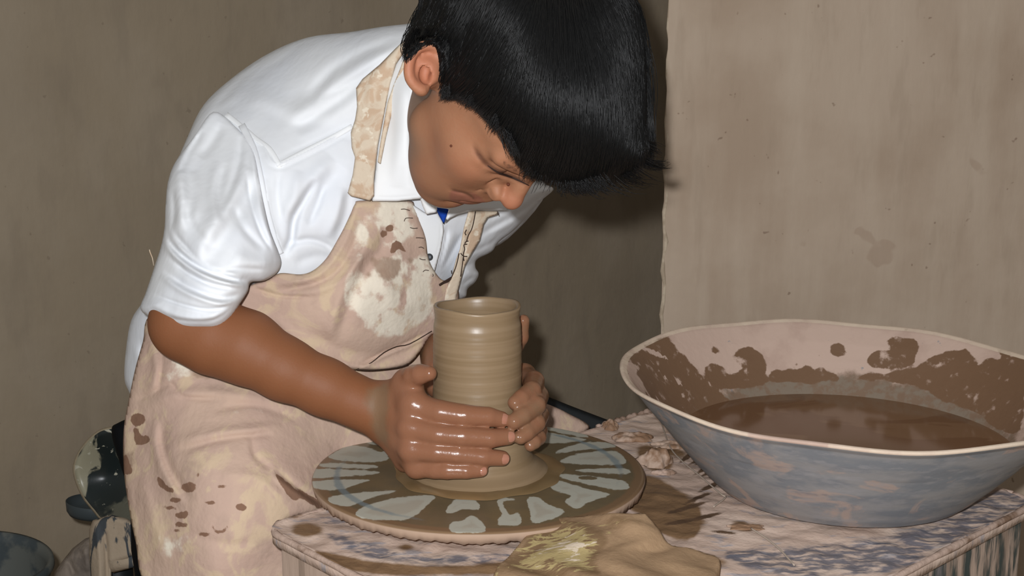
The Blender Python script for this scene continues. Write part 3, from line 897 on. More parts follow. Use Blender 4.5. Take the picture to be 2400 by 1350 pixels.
# right hand: palm turned round the left of the cylinder
pxd = lambda *a: C(*a)
Rk = [C(968, 945, 1.252), C(960, 1002, 1.246), C(962, 1054, 1.246), C(976, 1093, 1.254)]
Rw = [C(900, 938, 1.300), C(900, 962, 1.300), C(902, 990, 1.300), C(906, 1012, 1.302)]
for a, b, ra, rb in zip(Rw, Rk, (.0165, .0165, .0155, .014), (.0125, .0128, .0122, .011)):
    vol.cone(a, b, ra, rb, .012)
vol.cone(Rk[0], Rk[3], .0105, .0095, .010)
vol.cone(C(915, 950, 1.305), C(950, 1080, 1.285), .014, .012, .012)
def finger(pts, rad, k0=.004, kk=.0012):
    for i in range(len(pts) - 1):
        vol.cone(pts[i], pts[i + 1], rad[i], rad[i + 1], k0 if i == 0 else kk)
fR = [
    ([C(978, 955, 1.252), C(1030, 966, 1.2435), C(1085, 974, 1.2415), C(1145, 977, 1.2450), C(1174, 983, 1.250)], (.0135, .0125, .0116, .0100, .0086)),
    ([Rk[1], C(1025, 1018, 1.2385), C(1082, 1023, 1.2365), C(1150, 1027, 1.2405), C(1190, 1024, 1.247)], (.0122, .0112, .0108, .0098, .0084)),
    ([Rk[2], C(1022, 1060, 1.2390), C(1070, 1064, 1.2375), C(1135, 1071, 1.2400), C(1177, 1074, 1.246)], (.0118, .0106, .0102, .0092, .0080)),
    ([Rk[3], C(1020, 1100, 1.2440), C(1048, 1102, 1.2400), C(1093, 1103, 1.2390), C(1128, 1102, 1.242)], (.0106, .0096, .0092, .0084, .0072))]
for p, rr_ in fR: finger(p, rr_)
# right thumb
vol.cone(C(915, 940, 1.300), C(955, 895, 1.268), .0165, .0135, .014)
vol.cone(C(955, 900, 1.268), C(970, 882, 1.252), .0135, .0110, .006)
vol.cone(C(970, 882, 1.252), C(985, 877, 1.244), .0108, .0100, .004)
vol.cone(C(985, 877, 1.244), C(1006, 875, 1.238), .0098, .0078, .003)
vol.cone(C(955, 900, 1.268), Rk[0], .0110, .0110, .012)
# left hand behind and round the right of the cylinder
Lk = [C(1228, 880, 1.345), C(1240, 925, 1.342), C(1246, 972, 1.340), C(1246, 1012, 1.340)]
Lw = [C(1090, 880, 1.395), C(1090, 905, 1.395), C(1090, 930, 1.392), C(1090, 950, 1.392)]
for a, b in zip(Lw, Lk): vol.cone(a, b, .015, .0115, .012)
vol.cone(Lk[0], Lk[3], .011, .010, .010)
fL = [
    ([Lk[0], C(1252, 893, 1.312), C(1246, 916, 1.280), C(1222, 934, 1.263), C(1207, 944, 1.257)], (.0112, .0110, .0102, .0090, .0078)),
    ([Lk[1], C(1262, 928, 1.306), C(1256, 950, 1.270), C(1225, 974, 1.254), C(1205, 988, 1.248)], (.0114, .0110, .0104, .0094, .0084)),
    ([Lk[2], C(1264, 972, 1.304), C(1257, 992, 1.270), C(1234, 1014, 1.256), C(1220, 1025, 1.251)], (.0108, .0104, .0096, .0086, .0074)),
    ([Lk[3], C(1264, 1010, 1.306), C(1262, 1026, 1.280), C(1252, 1036, 1.268), C(1243, 1044, 1.264)], (.0098, .0088, .0082, .0074, .0064))]
for p, rr_ in fL: finger(p, rr_)
vol.cone(C(1130, 880, 1.392), C(1195, 830, 1.365), .015, .012, .010)
vol.cone(C(1195, 830, 1.365), C(1219, 790, 1.345), .011, .0092, .004); vol.cone(C(1219, 790, 1.345), C(1226, 752, 1.338), .0088, .0072, .003)

# head
def he(f_, u_, r_, rf, ru, rr_, k=.6, cut=False, rot=None):
    R = HRm if rot is None else HRm @ rot
    vol.ell(hp(f_, u_, r_), (rf * hs, ru * hs, rr_ * hs), R, k * hs, cut)
def hc(a, b, ra, rb, k=.6, cut=False): vol.cone(hp(*a), hp(*b), ra * hs, rb * hs, k * hs, cut)
he(0, 4.3, 0, 9.2, 8.4, 7.3, 1)
he(6.0, 4.2, 0, 4.0, 4.2, 5.7, 2)
he(5.2, -1.4, 0, 4.6, 6.2, 5.5, 2)
he(4.5, -6.2, 0, 4.8, 5.0, 4.8, 1.6)
for sg in (-1, 1):
    hc((2.6, -5.0, 4.2 * sg), (6.8, -10.0, 1.7 * sg), 1.5, 1.6, 2.2)
    hc((1.4, 1.5, 5.4 * sg), (2.6, -5.0, 4.2 * sg), 1.5, 1.5, 2.2)
    he(6.0, -1.0, 4.3 * sg, 2.5, 1.8, 1.7, 3.0)
    he(6.7, -5.4, 2.7 * sg, 2.0, 3.2, 1.9, 3.0)
he(7.6, -10.0, 0, 1.7, 1.7, 2.1, 1.6)
he(7.7, -5.2, 0, 2.2, 2.6, 3.2, 1.6)
for sg in (-1, 1):
    he(9.9, 1.5, 3.2 * sg, 1.5, 1.05, 1.9, 1.3, cut=True)
    he(7.95, 1.15, 3.15 * sg, 1.25, 1.15, 1.5, .3)
    hc((9.5, 3.0, 1.3 * sg), (8.4, 3.3, 4.7 * sg), .75, .6, 1.1)
hc((9.2, 2.0, 0), (10.9, -1.2, 0), .72, .80, .8)
he(11.0, -1.75, 0, 1.05, .95, 1.05, .5)
for sg in (-1, 1):
    he(10.0, -2.2, 1.35 * sg, 1.0, .8, .62, .4)
    he(10.5, -2.95, .70 * sg, .7, .30, .36, .15, cut=True)
    he(9.85, -1.0, 2.35 * sg, 1.2, .5, .35, .7, cut=True)
    hc((9.3, -2.9, 2.35 * sg), (8.6, -5.2, 3.6 * sg), .13, .10, .5, cut=True)
he(9.35, -5.05, 0, 1.0, .62, 2.4, .4); he(9.05, -6.75, 0, 1.0, .85, 2.1, .4)
hc((10.3, -5.85, -1.0), (10.3, -5.85, 1.0), .15, .15, .18, cut=True)
for sg in (-1, 1): hc((10.3, -5.85, 1.0 * sg), (8.9, -6.1, 2.95 * sg), .17, .13, .25, cut=True)
he(9.5, -8.2, 0, .8, .45, 1.6, .9, cut=True)
# right ear, in place at the side of the head
EC = C(990, 160, 1.046)
def E_(px, py, dz=0.0): return C(px, py, 1.046 + dz)
rim = [E_(1027, 172, .012), E_(1034, 140, .006), E_(1024, 112, .000), E_(1000, 106, -.004), E_(976, 116, -.007), E_(961, 140, -.009), E_(957, 168, -.008), E_(963, 190, -.006), E_(978, 207, -.003), E_(990, 213, -.001)]
rim = catmull(rim, 4, False)
for a, b in zip(rim[:-1], rim[1:]): vol.cone(a, b, .0036, .0036, .0022)
vol.ell(E_(994, 152, .012), (.0155, .0195, .0075), np.eye(3), .006)
vol.cone(E_(1010, 165, .022), E_(1000, 165, .006), .016, .012, .008)
vol.ell(E_(987, 203, .003), (.0075, .0085, .0045), np.eye(3), .004)
anti = catmull([E_(1006, 124, .004), E_(990, 128, .002), E_(979, 145, .000), E_(977, 168, .000), E_(984, 190, .003)], 4, False)
for a, b in zip(anti[:-1], anti[1:]): vol.cone(a, b, .0026, .0026, .003)
vol.ell(E_(997, 172, .001), (.0058, .0095, .0060), np.eye(3), .003, cut=True)
vol.ell(E_(1016, 181, .004), (.0042, .0052, .0040), np.eye(3), .003)

bv, bf = vol.mesh()
# light smoothing keeps finger gaps but removes stair noise
npx = 1200 + FOC * bv[:, 0] / -bv[:, 2]; npy = 675 - FOC * bv[:, 1] / -bv[:, 2]
Q = np.c_[npx, npy]; dz_ = -bv[:, 2]
hq = (bv - HO) @ HRm / hs
hd = np.exp(-((hq[:, 0] - 9.3) / 1.6) ** 2)
def near_seg(a, b, w):
    ba = b - a; t = np.clip((bv - a) @ ba / (ba @ ba), 0, 1); d = np.linalg.norm(bv - a - t[:, None] * ba, axis=1); return np.exp(-(d / w) ** 2)
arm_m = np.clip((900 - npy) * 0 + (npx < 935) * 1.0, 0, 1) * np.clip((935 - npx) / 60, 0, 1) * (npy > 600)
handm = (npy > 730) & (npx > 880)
slip = np.maximum(near_seg(C(888, 925, 1.27), C(905, 1010, 1.27), .020), near_seg(C(955, 830, 1.3), C(985, 860, 1.25), .012) * .8)
slip = np.maximum(slip, .55 * handm * (npx > 1190))
slip = np.maximum(slip, near_seg(C(1040, 700, 1.5), C(1030, 870, 1.42), .05) * .75)
wet = np.clip(handm * 1.0 * np.clip((npx - 925) / 50, 0, 1), 0, 1)
lipf = np.exp(-((hq[:, 1] + 5.95) / 1.25) ** 4) * np.exp(-(hq[:, 2] / 2.5) ** 4) * np.clip((hq[:, 0] - 8.6) / .6, 0, 1)
ear_m = np.exp(-(((npx - 990) / 45) ** 2 + ((npy - 155) / 60) ** 2) ** 2) * (dz_ < 1.1)
red = np.clip(ear_m + np.exp(-((hq - [11.2, -1.6, 0]) ** 2).sum(1) / 2.2) + .35 * np.exp(-((hq - [7.6, -1.0, 5.0]) ** 2).sum(1) / 9), 0, 1) * (dz_ < 1.2)
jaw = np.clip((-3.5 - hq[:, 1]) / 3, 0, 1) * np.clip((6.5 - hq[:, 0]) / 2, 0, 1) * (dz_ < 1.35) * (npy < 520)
brow = (np.exp(-((hq[:, 1] - 3.1 - .10 * np.abs(hq[:, 2])) / .42) ** 2) * (np.abs(hq[:, 2]) > .9) * (np.abs(hq[:, 2]) < 5.3) * (hq[:, 0] > 6)).astype(float)
# front depth of the body as seen from the lens side: lays hair, moles and skin creases on it
cellp = 8.0; FMX = np.full((320, 190), 9.0)
np.minimum.at(FMX, (np.clip((npx + 80) / cellp, 0, 319).astype(int), np.clip((npy + 160) / cellp, 0, 189).astype(int)), dz_)
def bodyfront(Q_):
    i = (Q_[:, 0] + 80) / cellp - .5; j = (Q_[:, 1] + 160) / cellp - .5
    i0 = np.clip(np.floor(i).astype(int), 0, 318); j0 = np.clip(np.floor(j).astype(int), 0, 188); fi = np.clip(i - i0, 0, 1); fj = np.clip(j - j0, 0, 1)
    return FMX[i0, j0] * (1 - fi) * (1 - fj) + FMX[i0 + 1, j0] * fi * (1 - fj) + FMX[i0, j0 + 1] * (1 - fi) * fj + FMX[i0 + 1, j0 + 1] * fi * fj
m_ = (dz_ < bodyfront(Q) + .02)
eye_l = [(1106, 332), (1122, 362), (1143, 386), (1165, 401), (1187, 409), (1210, 418), (1240, 433)]
mouth_l = [(1050, 441), (1066, 446), (1085, 450), (1098, 455), (1108, 462), (1118, 474)]
cre = [('v', mouth_l, 6, .0022), ('v', [(1040, 436), (1070, 440), (1100, 441), (1132, 433), (1150, 424)], 10, .0016), ('v', [(1150, 432), (1147, 445), (1152, 460), (1163, 475)], 6, .0018), ('v', eye_l, 8, .0026),
       ('r', [(1130, 392), (1155, 412), (1180, 420)], 10, .0012), ('v', [(1100, 380), (1130, 405), (1160, 418)], 8, .0008), ('r', [(1072, 458), (1090, 464), (1100, 474)], 9, .0016), ('r', [(1105, 452), (1125, 462), (1138, 476)], 8, .0010),
       ('v', [(972, 935), (1010, 938), (1060, 945), (1100, 952)], 6, .0), ('v', [(1078, 950), (1086, 975), (1082, 992)], 5, .0006), ('v', [(1075, 1008), (1082, 1024), (1078, 1040)], 5, .0006), ('v', [(1062, 1052), (1069, 1064), (1066, 1076)], 5, .0005)]
bv[m_, 2] += folds_h(Q[m_], cre)
crease = np.zeros(len(bv))  # shade of the face folds painted into the skin; eye line also lashes
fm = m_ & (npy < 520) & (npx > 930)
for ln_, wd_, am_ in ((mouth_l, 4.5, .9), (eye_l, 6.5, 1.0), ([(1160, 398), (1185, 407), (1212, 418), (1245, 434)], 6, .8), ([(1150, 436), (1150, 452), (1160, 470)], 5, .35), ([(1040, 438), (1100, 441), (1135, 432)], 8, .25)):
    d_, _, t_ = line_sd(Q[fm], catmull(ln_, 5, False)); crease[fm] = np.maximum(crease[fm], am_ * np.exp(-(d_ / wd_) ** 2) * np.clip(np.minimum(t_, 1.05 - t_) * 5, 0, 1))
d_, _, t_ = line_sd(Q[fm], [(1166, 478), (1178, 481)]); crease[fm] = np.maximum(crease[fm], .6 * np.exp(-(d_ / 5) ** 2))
lipf = np.clip(blobs(Q, [[(1058, 446), (1085, 452), (1103, 460), (1114, 474), (1095, 486), (1072, 486), (1052, 466)], [(1098, 448), (1118, 455), (1134, 468), (1142, 486), (1120, 480), (1108, 462)]]) / 6 + .3, 0, 1) * fm
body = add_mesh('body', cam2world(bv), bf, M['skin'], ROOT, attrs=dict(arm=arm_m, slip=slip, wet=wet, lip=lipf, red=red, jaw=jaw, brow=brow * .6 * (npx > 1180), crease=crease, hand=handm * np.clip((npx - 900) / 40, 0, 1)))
sm = body.modifiers.new('smooth', 'SMOOTH'); sm.factor = .5; sm.iterations = 3

def nail(c, dirn, nrm, L, Wd, name='nail'):
    dirn = dirn / np.linalg.norm(dirn); nrm = nrm - dirn * (nrm @ dirn); nrm /= np.linalg.norm(nrm); s_ = np.cross(dirn, nrm)
    V = []; Fc = []; n = 9
    for i in range(n):
        for j in range(n):
            a = (i / (n - 1) * 2 - 1); b = (j / (n - 1) * 2 - 1)
            # superellipse mapping
            x = a * math.sqrt(1 - b * b / 2.6); y = b * math.sqrt(1 - a * a / 2.6)
            V.append(c + dirn * x * L / 2 + s_ * y * Wd / 2 + nrm * (.0009 - .0022 * y * y - .0008 * x * x))
    for i in range(n - 1):
        for j in range(n - 1):
            Fc.append((i * n + j, (i + 1) * n + j, (i + 1) * n + j + 1, i * n + j + 1))
    V = np.array(V); m = len(V); V2 = V - nrm * .0012
    Fc2 = [tuple(m + q for q in f_[::-1]) for f_ in Fc]
    add_mesh(name, cam2world(np.r_[V, V2]), Fc + Fc2, M['nail'], ROOT)
TO = np.array([0, 0, 1.0])
for (p, rr_), up in zip(fR, (.25, .1, .0, -.05)):
    d = p[-1] - p[-2]; d /= np.linalg.norm(d); n_ = TO + np.array([.15, up, 0])
    n_ = n_ - d * (n_ @ d); n_ /= np.linalg.norm(n_)
    nail(p[-1] + d * .0006 + n_ * (rr_[-1] - .0004), d, n_, .0088 if rr_[-1] > .0075 else .0078, rr_[-1] * 1.25)
d = fL[3][0][-1] - fL[3][0][-2]
# lashes of the lowered lids
P_ = catmull(eye_l[2:], 4, False)
v, f = tube(W(P_[:, 0], P_[:, 1] + 2, bodyfront(P_) - .0002), [.0003 + .0007 * math.sin(math.pi * k / (len(P_) - 1)) for k in range(len(P_))], 6)
add_mesh('eyelashes', v, f, M['lash'], ROOT)
def bead(name, c, r_, mat, parent, sq=(1, 1, 1)):
    V = []; Fc = []; n, m = 12, 7
    for i in range(m + 1):
        th_ = math.pi * i / m
        for j in range(n):
            ph = 2 * math.pi * j / n; V.append(c + r_ * np.array([math.sin(th_) * math.cos(ph) * sq[0], math.sin(th_) * math.sin(ph) * sq[1], math.cos(th_) * sq[2]]))
    for i in range(m):
        for j in range(n): Fc.append((i * n + j, i * n + (j + 1) % n, (i + 1) * n + (j + 1) % n, (i + 1) * n + j))
    return add_mesh(name, cam2world(np.array(V)), Fc, mat, parent)

for (x, y, r__) in ((1191, 432, .0016), (1057, 342, .0012)):
    bead('mole', C(x, y, float(bodyfront(np.array([[x, y]]))[0]) + .0002), r__, M['mole'], ROOT)

# ------------------------------------------------------------------ trousers and shoes (mostly hidden)
tv = Vol([-.62, -1.25, -1.0], [.05, .62, -.05], .012) if False else None
legs = []
def w2(px, py, d, z): p = W(px, py, d); return np.array([p[0], p[1], z])
hipc = W(600, 1150, 1.62)
def chain(pts, rs, n=20):
    P = catmull(np.array(pts), 5, False); R_ = np.interp(np.linspace(0, 1, len(P)), np.linspace(0, 1, len(rs)), rs); return tube(P, R_, n)
hx, hy, hz = hipc
parts = []
for sx in (-1, 1):
    ox, oy = U2 * .09 * sx
    parts.append(chain([(hx + ox, hy + oy, hz + .06), (hx + ox, hy + oy, hz - .05), (hx + ox * 1.1, hy + oy * 1.1, .42), (hx + ox * 1.2, hy + oy * 1.2, .07)], [.075, .078, .062, .052]))
parts.append(chain([(hx - U2[0] * .11, hy - U2[1] * .11, hz + .02), (hx, hy, hz + .03), (hx + U2[0] * .11, hy + U2[1] * .11, hz + .02)], [.07, .09, .07]))
v, f = join(parts); add_mesh('trousers', v, f, M['trouser'], ROOT)
for sx in (-1, 1):
    bx_, by_ = hx + U2[0] * .108 * sx, hy + U2[1] * .108 * sx
    v, f = chain([(bx_ - V2[0] * .05, by_ - V2[1] * .05, .042), (bx_, by_, .05), (bx_ + V2[0] * .10, by_ + V2[1] * .10, .042), (bx_ + V2[0] * .19, by_ + V2[1] * .19, .03)], [.035, .045, .042, .024])
    v[:, 2] = np.maximum(v[:, 2], 0.001)
    add_mesh('shoe', v, f, M['shoe'], ROOT)

relief('waistband', [(262, 1002), (275, 992), (300, 982), (330, 985), (335, 1150), (305, 1145), (292, 1120), (276, 1070), (264, 1030)], lambda Q_: np.full(len(Q_), 1.50), M['trouser'], ROOT, step=4, edge=.02, w=18, back=.04)
# ------------------------------------------------------------------ shirt
shirtD = rbf([(470, 260, 1.40), (560, 190, 1.43), (700, 100, 1.43), (950, 80, 1.350), (900, 170, 1.350), (640, 400, 1.335), (850, 300, 1.370), (700, 560, 1.345), (850, 500, 1.375), (1000, 520, 1.415),
              (1080, 600, 1.455), (1200, 500, 1.50), (1290, 440, 1.53), (600, 700, 1.36), (350, 850, 1.42), (600, 900, 1.39), (800, 850, 1.43), (950, 800, 1.475), (400, 1200, 1.40), (700, 1150, 1.42),
              (1000, 250, 1.38), (1180, 330, 1.46)])
T_out = [(1020, 60), (990, 45), (960, 55), (900, 62), (820, 75), (720, 88), (630, 125), (545, 182), (478, 245), (440, 320), (410, 400), (398, 500), (375, 600), (345, 690), (308, 750), (294, 830), (292, 890), (305, 925),
         (330, 1000), (400, 1060), (700, 1040), (850, 950), (960, 850), (1040, 700), (1075, 650), (1110, 600), (1190, 560), (1280, 450), (1230, 380), (1150, 250), (1080, 130)]
Tf = [
    ('v', [(945, 85), (850, 125), (770, 175), (720, 240)], 14, .0035), ('r', [(950, 100), (840, 160), (740, 235), (660, 300)], 18, .004), ('v', [(930, 120), (830, 190), (750, 230)], 9, .0022),
    ('a', [(700, 95), (600, 160), (520, 225), (462, 320)], 16, .004), ('v', [(660, 110), (560, 190), (490, 260)], 8, .003), ('r', [(600, 170), (520, 250), (450, 370)], 12, .004),
    ('v', [(545, 235), (490, 290), (440, 370)], 10, .003),
    ('r', [(840, 290), (760, 335), (690, 370), (653, 384), (632, 372), (616, 338), (582, 318), (548, 286), (518, 268)], 5, .0016),
    ('v', [(840, 300), (760, 345), (690, 381), (655, 396), (625, 385)], 4, .0010), ('v', [(845, 278), (750, 326), (655, 370)], 4, .0008),
    ('v', [(742, 420), (712, 470), (690, 515), (682, 565), (662, 600)], 9, .008), ('a', [(790, 380), (740, 440), (700, 510)], 26, .005),
    ('v', [(670, 575), (720, 562), (760, 572), (785, 592)], 8, .0035), ('v', [(607, 470), (615, 545), (654, 596)], 7, .004), ('r', [(622, 420), (630, 500), (650, 560), (668, 590)], 9, .003),
    ('r', [(830, 330), (800, 450), (770, 560)], 40, .004), ('v', [(690, 620), (740, 600), (790, 610)], 12, .002),
    ('r', [(310, 800), (325, 860), (318, 910)], 8, .003), ('v', [(330, 790), (335, 850), (330, 920)], 5, .003),
    ('r', [(560, 215), (640, 250), (720, 262), (800, 250)], 26, .003), ('v', [(600, 240), (690, 290), (780, 285)], 16, .002), ('v', [(880, 165), (790, 240), (690, 300)], 10, .0022), ('r', [(900, 180), (800, 262), (700, 325)], 14, .002),
    ('v', [(760, 430), (745, 480), (722, 530)], 7, .0028), ('r', [(700, 400), (690, 450), (665, 520)], 14, .003), ('a', [(810, 440), (800, 500), (775, 560)], 14, .003), ('v', [(655, 400), (650, 460), (662, 520)], 8, .0022),
    ('v', [(1085, 545), (1060, 590), (1035, 634)], 5, .003), ('r', [(1065, 540), (1045, 590), (1028, 640)], 10, .003),
    ('r', [(1040, 525), (1040, 560), (1020, 630)], 4, .0015), ('v', [(1048, 530), (1044, 570), (1025, 640)], 3, .0018)]
shirt = relief('shirt', T_out, shirtD, M['shirt'], ROOT, step=4, edge=.07, w=110, back=.13, folds=[(k_, p_, w_, a_ * 1.45) for k_, p_, w_, a_ in Tf])
def on(base, off):
    return lambda Q_: base(Q_) - off
# right sleeve
def tb_(q):
    a_ = np.clip((540 - q[:, 1]) / 230, 0, 1); b_ = np.clip((q[:, 0] - 380) / 90, 0, 1)
    return a_ * a_ * (3 - 2 * a_) * b_ * b_ * (3 - 2 * b_)
slvD = rbf([(400, 450, 1.300), (480, 300, 1.350), (560, 330, 1.320), (600, 450, 1.300), (560, 560, 1.262), (480, 560, 1.252), (650, 630, 1.290), (400, 620, 1.272), (340, 720, 1.27), (450, 700, 1.232), (520, 740, 1.228), (570, 680, 1.245), (420, 760, 1.238)])
S_out = [(500, 262), (455, 320), (412, 378), (394, 425), (388, 480), (386, 530), (378, 575), (362, 625), (342, 685), (329, 722), (348, 742), (385, 757), (426, 770), (470, 770), (510, 766), (540, 745), (562, 712), (580, 684), (588, 662),
         (620, 658), (648, 640), (659, 618), (652, 590), (632, 540), (618, 480), (607, 420), (598, 370), (585, 335), (550, 295)]
Sf = [
    ('a', [(384, 520), (392, 567), (426, 606), (480, 640), (545, 661), (600, 664)], 9, .0075), ('v', [(400, 530), (430, 575), (480, 622), (560, 655)], 7, .0045),
    ('r', [(400, 560), (440, 595), (500, 632), (570, 652)], 8, .004), ('v', [(395, 600), (440, 640), (500, 668), (572, 676)], 6, .004), ('a', [(380, 640), (440, 680), (520, 706), (578, 690)], 10, .006),
    ('v', [(360, 690), (430, 715), (500, 726), (560, 705)], 5, .0035), ('r', [(345, 705), (400, 735), (470, 748), (540, 730)], 9, .004), ('v', [(380, 742), (440, 752), (500, 750), (545, 722)], 4, .0028),
    ('v', [(564, 320), (561, 373), (545, 430), (520, 490)], 9, .0035), ('a', [(600, 400), (560, 470), (500, 560), (470, 620)], 26, .007), ('r', [(420, 400), (428, 470), (420, 540)], 14, .005),
    ('v', [(400, 440), (408, 490), (402, 540)], 8, .004), ('r', [(590, 360), (600, 430), (612, 500), (635, 560), (650, 600)], 7, .003), ('v', [(578, 400), (590, 480), (612, 545), (640, 590)], 5, .003),
    ('a', [(470, 300), (440, 350), (420, 400)], 10, .004), ('v', [(520, 290), (500, 330), (470, 370)], 12, .003), ('r', [(545, 600), (590, 615), (640, 620)], 20, .004), ('v', [(430, 470), (450, 530), (500, 585)], 12, .0032), ('a', [(520, 380), (505, 450), (515, 520)], 14, .0032), ('v', [(500, 640), (560, 630), (630, 632)], 6, .0024), ('v', [(545, 480), (575, 540), (620, 585)], 9, .003), ('r', [(455, 400), (465, 460), (455, 520)], 12, .003)]
def sl_right(q): return 1 / (1 + np.exp(-(q[:, 0] - (500 + .10 * (q[:, 1] - 300))) / 14)) * (q[:, 1] < 620) * np.clip((620 - q[:, 1]) / 60, 0, 1)
relief('sleeve', S_out, lambda q: slvD(q) * (1 - tb_(q)) + (shirtD(q) - .005) * tb_(q), M['shirt'], shirt, step=3, edge=lambda q: .040 - .036 * np.maximum(sl_right(q), tb_(q)), w=lambda q: 52 - 42 * np.maximum(sl_right(q), tb_(q)), back=.035, folds=[(k_, p_, w_, a_ * 1.25) for k_, p_, w_, a_ in Sf])
def strip(name, pts, wd, base, off, mat, parent, th=.0015):
    P = catmull(np.array(pts, float), 4, False); T_ = np.gradient(P, axis=0); T_ /= np.linalg.norm(T_, axis=1)[:, None]; N_ = np.c_[-T_[:, 1], T_[:, 0]]
    Q_ = [P + N_ * wd * k for k in (-.5, -.25, 0, .25, .5)]
    V = []
    for k, q in enumerate(Q_): V.append(W(q[:, 0], q[:, 1], base(q) - off - (th, th * 1.5, th * 1.6, th * 1.5, th)[k] + (.001 if k in (0, 4) else 0)))
    V += [W(q[:, 0], q[:, 1], base(q) + .002) for q in (Q_[4], Q_[0])]
    V = np.array(V); m_, n_ = V.shape[:2]; Fc = []
    for a in range(m_):
        for b in range(n_ - 1): Fc.append((a * n_ + b, a * n_ + b + 1, ((a + 1) % m_) * n_ + b + 1, ((a + 1) % m_) * n_ + b))
    Fc += [tuple(a * n_ for a in range(m_)), tuple(a * n_ + n_ - 1 for a in range(m_ - 1, -1, -1))]
    return add_mesh(name, V.reshape(-1, 3), Fc, mat, parent)
strip('seam', [(566, 292), (592, 345), (606, 400), (618, 460), (630, 515), (648, 575), (657, 596)], 17, lambda q: shirtD(q) - .003, .001, M['shirt'], shirt, .0008)
strip('seam', [(826, 296), (780, 322), (720, 352), (655, 386)], 13, shirtD, .0010, M['shirt2'], shirt, .0005)
strip('seam', [(655, 388), (632, 350), (600, 326), (570, 300), (530, 268)], 13, shirtD, .0014, M['shirt2'], shirt, .0005)
# left sleeve
lsD = rbf([(1290, 440, 1.53), (1180, 480, 1.47), (1120, 560, 1.46), (1100, 640, 1.475), (1160, 560, 1.49), (1080, 690, 1.485)])
relief('sleeve', [(1296, 440), (1262, 476), (1210, 534), (1168, 568), (1152, 590), (1118, 608), (1114, 626), (1122, 642), (1113, 662), (1096, 677), (1090, 697), (1062, 700), (1060, 650), (1080, 580), (1110, 510), (1150, 470), (1220, 430)],
       lsD, M['shirt'], shirt, step=3, edge=.035, w=34, back=.05,
       folds=[('v', [(1285, 450), (1230, 490), (1160, 530), (1110, 560)], 7, .004), ('r', [(1280, 462), (1220, 510), (1150, 550)], 7, .004), ('v', [(1262, 440), (1190, 490), (1130, 520)], 6, .003), ('v', [(1170, 560), (1120, 585), (1090, 595)], 6, .004),
              ('v', [(1118, 614), (1090, 624), (1075, 620)], 5, .004), ('v', [(1118, 650), (1100, 655), (1080, 670)], 5, .004), ('r', [(1115, 630), (1095, 640)], 6, .003)])

# collar, placket, undershirt
colD = rbf([(960, 130, 1.33), (920, 300, 1.335), (880, 460, 1.350), (960, 470, 1.350), (1000, 460, 1.345), (970, 330, 1.31), (968, 210, 1.30)])
clr = relief('collar', [(942, 110), (925, 150), (905, 200), (895, 260), (886, 330), (880, 400), (872, 472), (930, 472), (984, 466), (1004, 460), (990, 410), (978, 350), (972, 300), (970, 240), (968, 190), (958, 140)],
             colD, M['shirt2'], shirt, step=3, edge=.004, w=8, back=.006, smooth_poly=False,
             folds=[('r', [(945, 180), (935, 300), (930, 440)], 16, .0035), ('v', [(960, 220), (955, 340), (958, 440)], 7, .002), ('v', [(874, 462), (930, 463), (984, 457)], 2.5, .0008)])
relief('collar', [(966, 215), (972, 330), (990, 412), (1008, 450), (1025, 490), (1022, 498), (999, 503), (990, 482), (980, 452), (968, 380), (958, 300)], rbf([(970, 300, 1.325), (1000, 450, 1.350), (1020, 495, 1.36), (975, 440, 1.352)]),
       M['shirt2'], shirt, step=2.5, edge=.003, w=5, back=.004, smooth_poly=False, folds=[('v', [(975, 330), (985, 400), (1004, 460), (1018, 492)], 2.2, .0009)])
relief('collar', [(1015, 455), (1030, 466), (1055, 472), (1071, 470), (1110, 455), (1160, 465), (1210, 478), (1188, 493), (1150, 493), (1118, 492), (1093, 497), (1072, 503), (1054, 512), (1041, 524), (1052, 490), (1022, 486)],
       rbf([(1015, 455, 1.37), (1060, 480, 1.385), (1120, 480, 1.40), (1190, 485, 1.42)]), M['shirt2'], shirt, step=3, edge=.004, w=6, back=.008, smooth_poly=False)
relief('undershirt', [(1018, 480), (1050, 465), (1062, 468), (1054, 487), (1040, 526), (1028, 504)], lambda Q_: np.full(len(Q_), 1.396), M['blue'], ROOT, step=2.5, edge=.003, w=5, back=.004, smooth_poly=False)
relief('dark_neck_patch', [(1000, 440), (1020, 442), (1046, 460), (1050, 474), (1024, 474), (1008, 462)], lambda Q_: np.full(len(Q_), 1.392), M['navy'], ROOT, step=2.5, edge=.003, w=5, back=.004, smooth_poly=False)  # dark navy patch over the neck area below the chin
relief('placket', [(950, 468), (999, 500), (1024, 495), (1038, 519), (1041, 541), (1033, 584), (1019, 636), (1009, 640), (995, 611), (985, 560)], on(shirtD, .010), M['shirt2'], shirt, step=2.5, edge=.003, w=5, back=.004, smooth_poly=False,
       folds=[('v', [(1032, 520), (1032, 560), (1018, 615)], 2, .0007)])
bc = C(1006.5, 602.5, float(shirtD(np.array([[1006., 602.]]))[0]) - .0125)
bt = bead('button', bc, .0042, M['button'], shirt, (1, 1, .35))
v, f = tube(cam2world(np.array([bc + [.0034 * math.cos(a), .0034 * math.sin(a), .0012] for a in np.linspace(0, 2 * math.pi, 17)])), .0008, 6); add_mesh('button_rim', v, f, M['black'], bt)
for (x, y, a) in ((991.5, 447.7, 70), (1004, 465, 65)):
    dd = float(rbf([(970, 300, 1.325), (1000, 450, 1.350), (1020, 495, 1.36), (975, 440, 1.352)])(np.array([[x, y]]))[0]) - .001
    a = math.radians(a); dx, dy = math.cos(a) * 8, math.sin(a) * 8
    v, f = tube(W(np.array([x - dx, x, x + dx]), np.array([y - dy, y, y + dy]), np.full(3, dd)), [.0006, .0018, .0006], 8)
    add_mesh('buttonhole', v, f, M['black'], shirt)

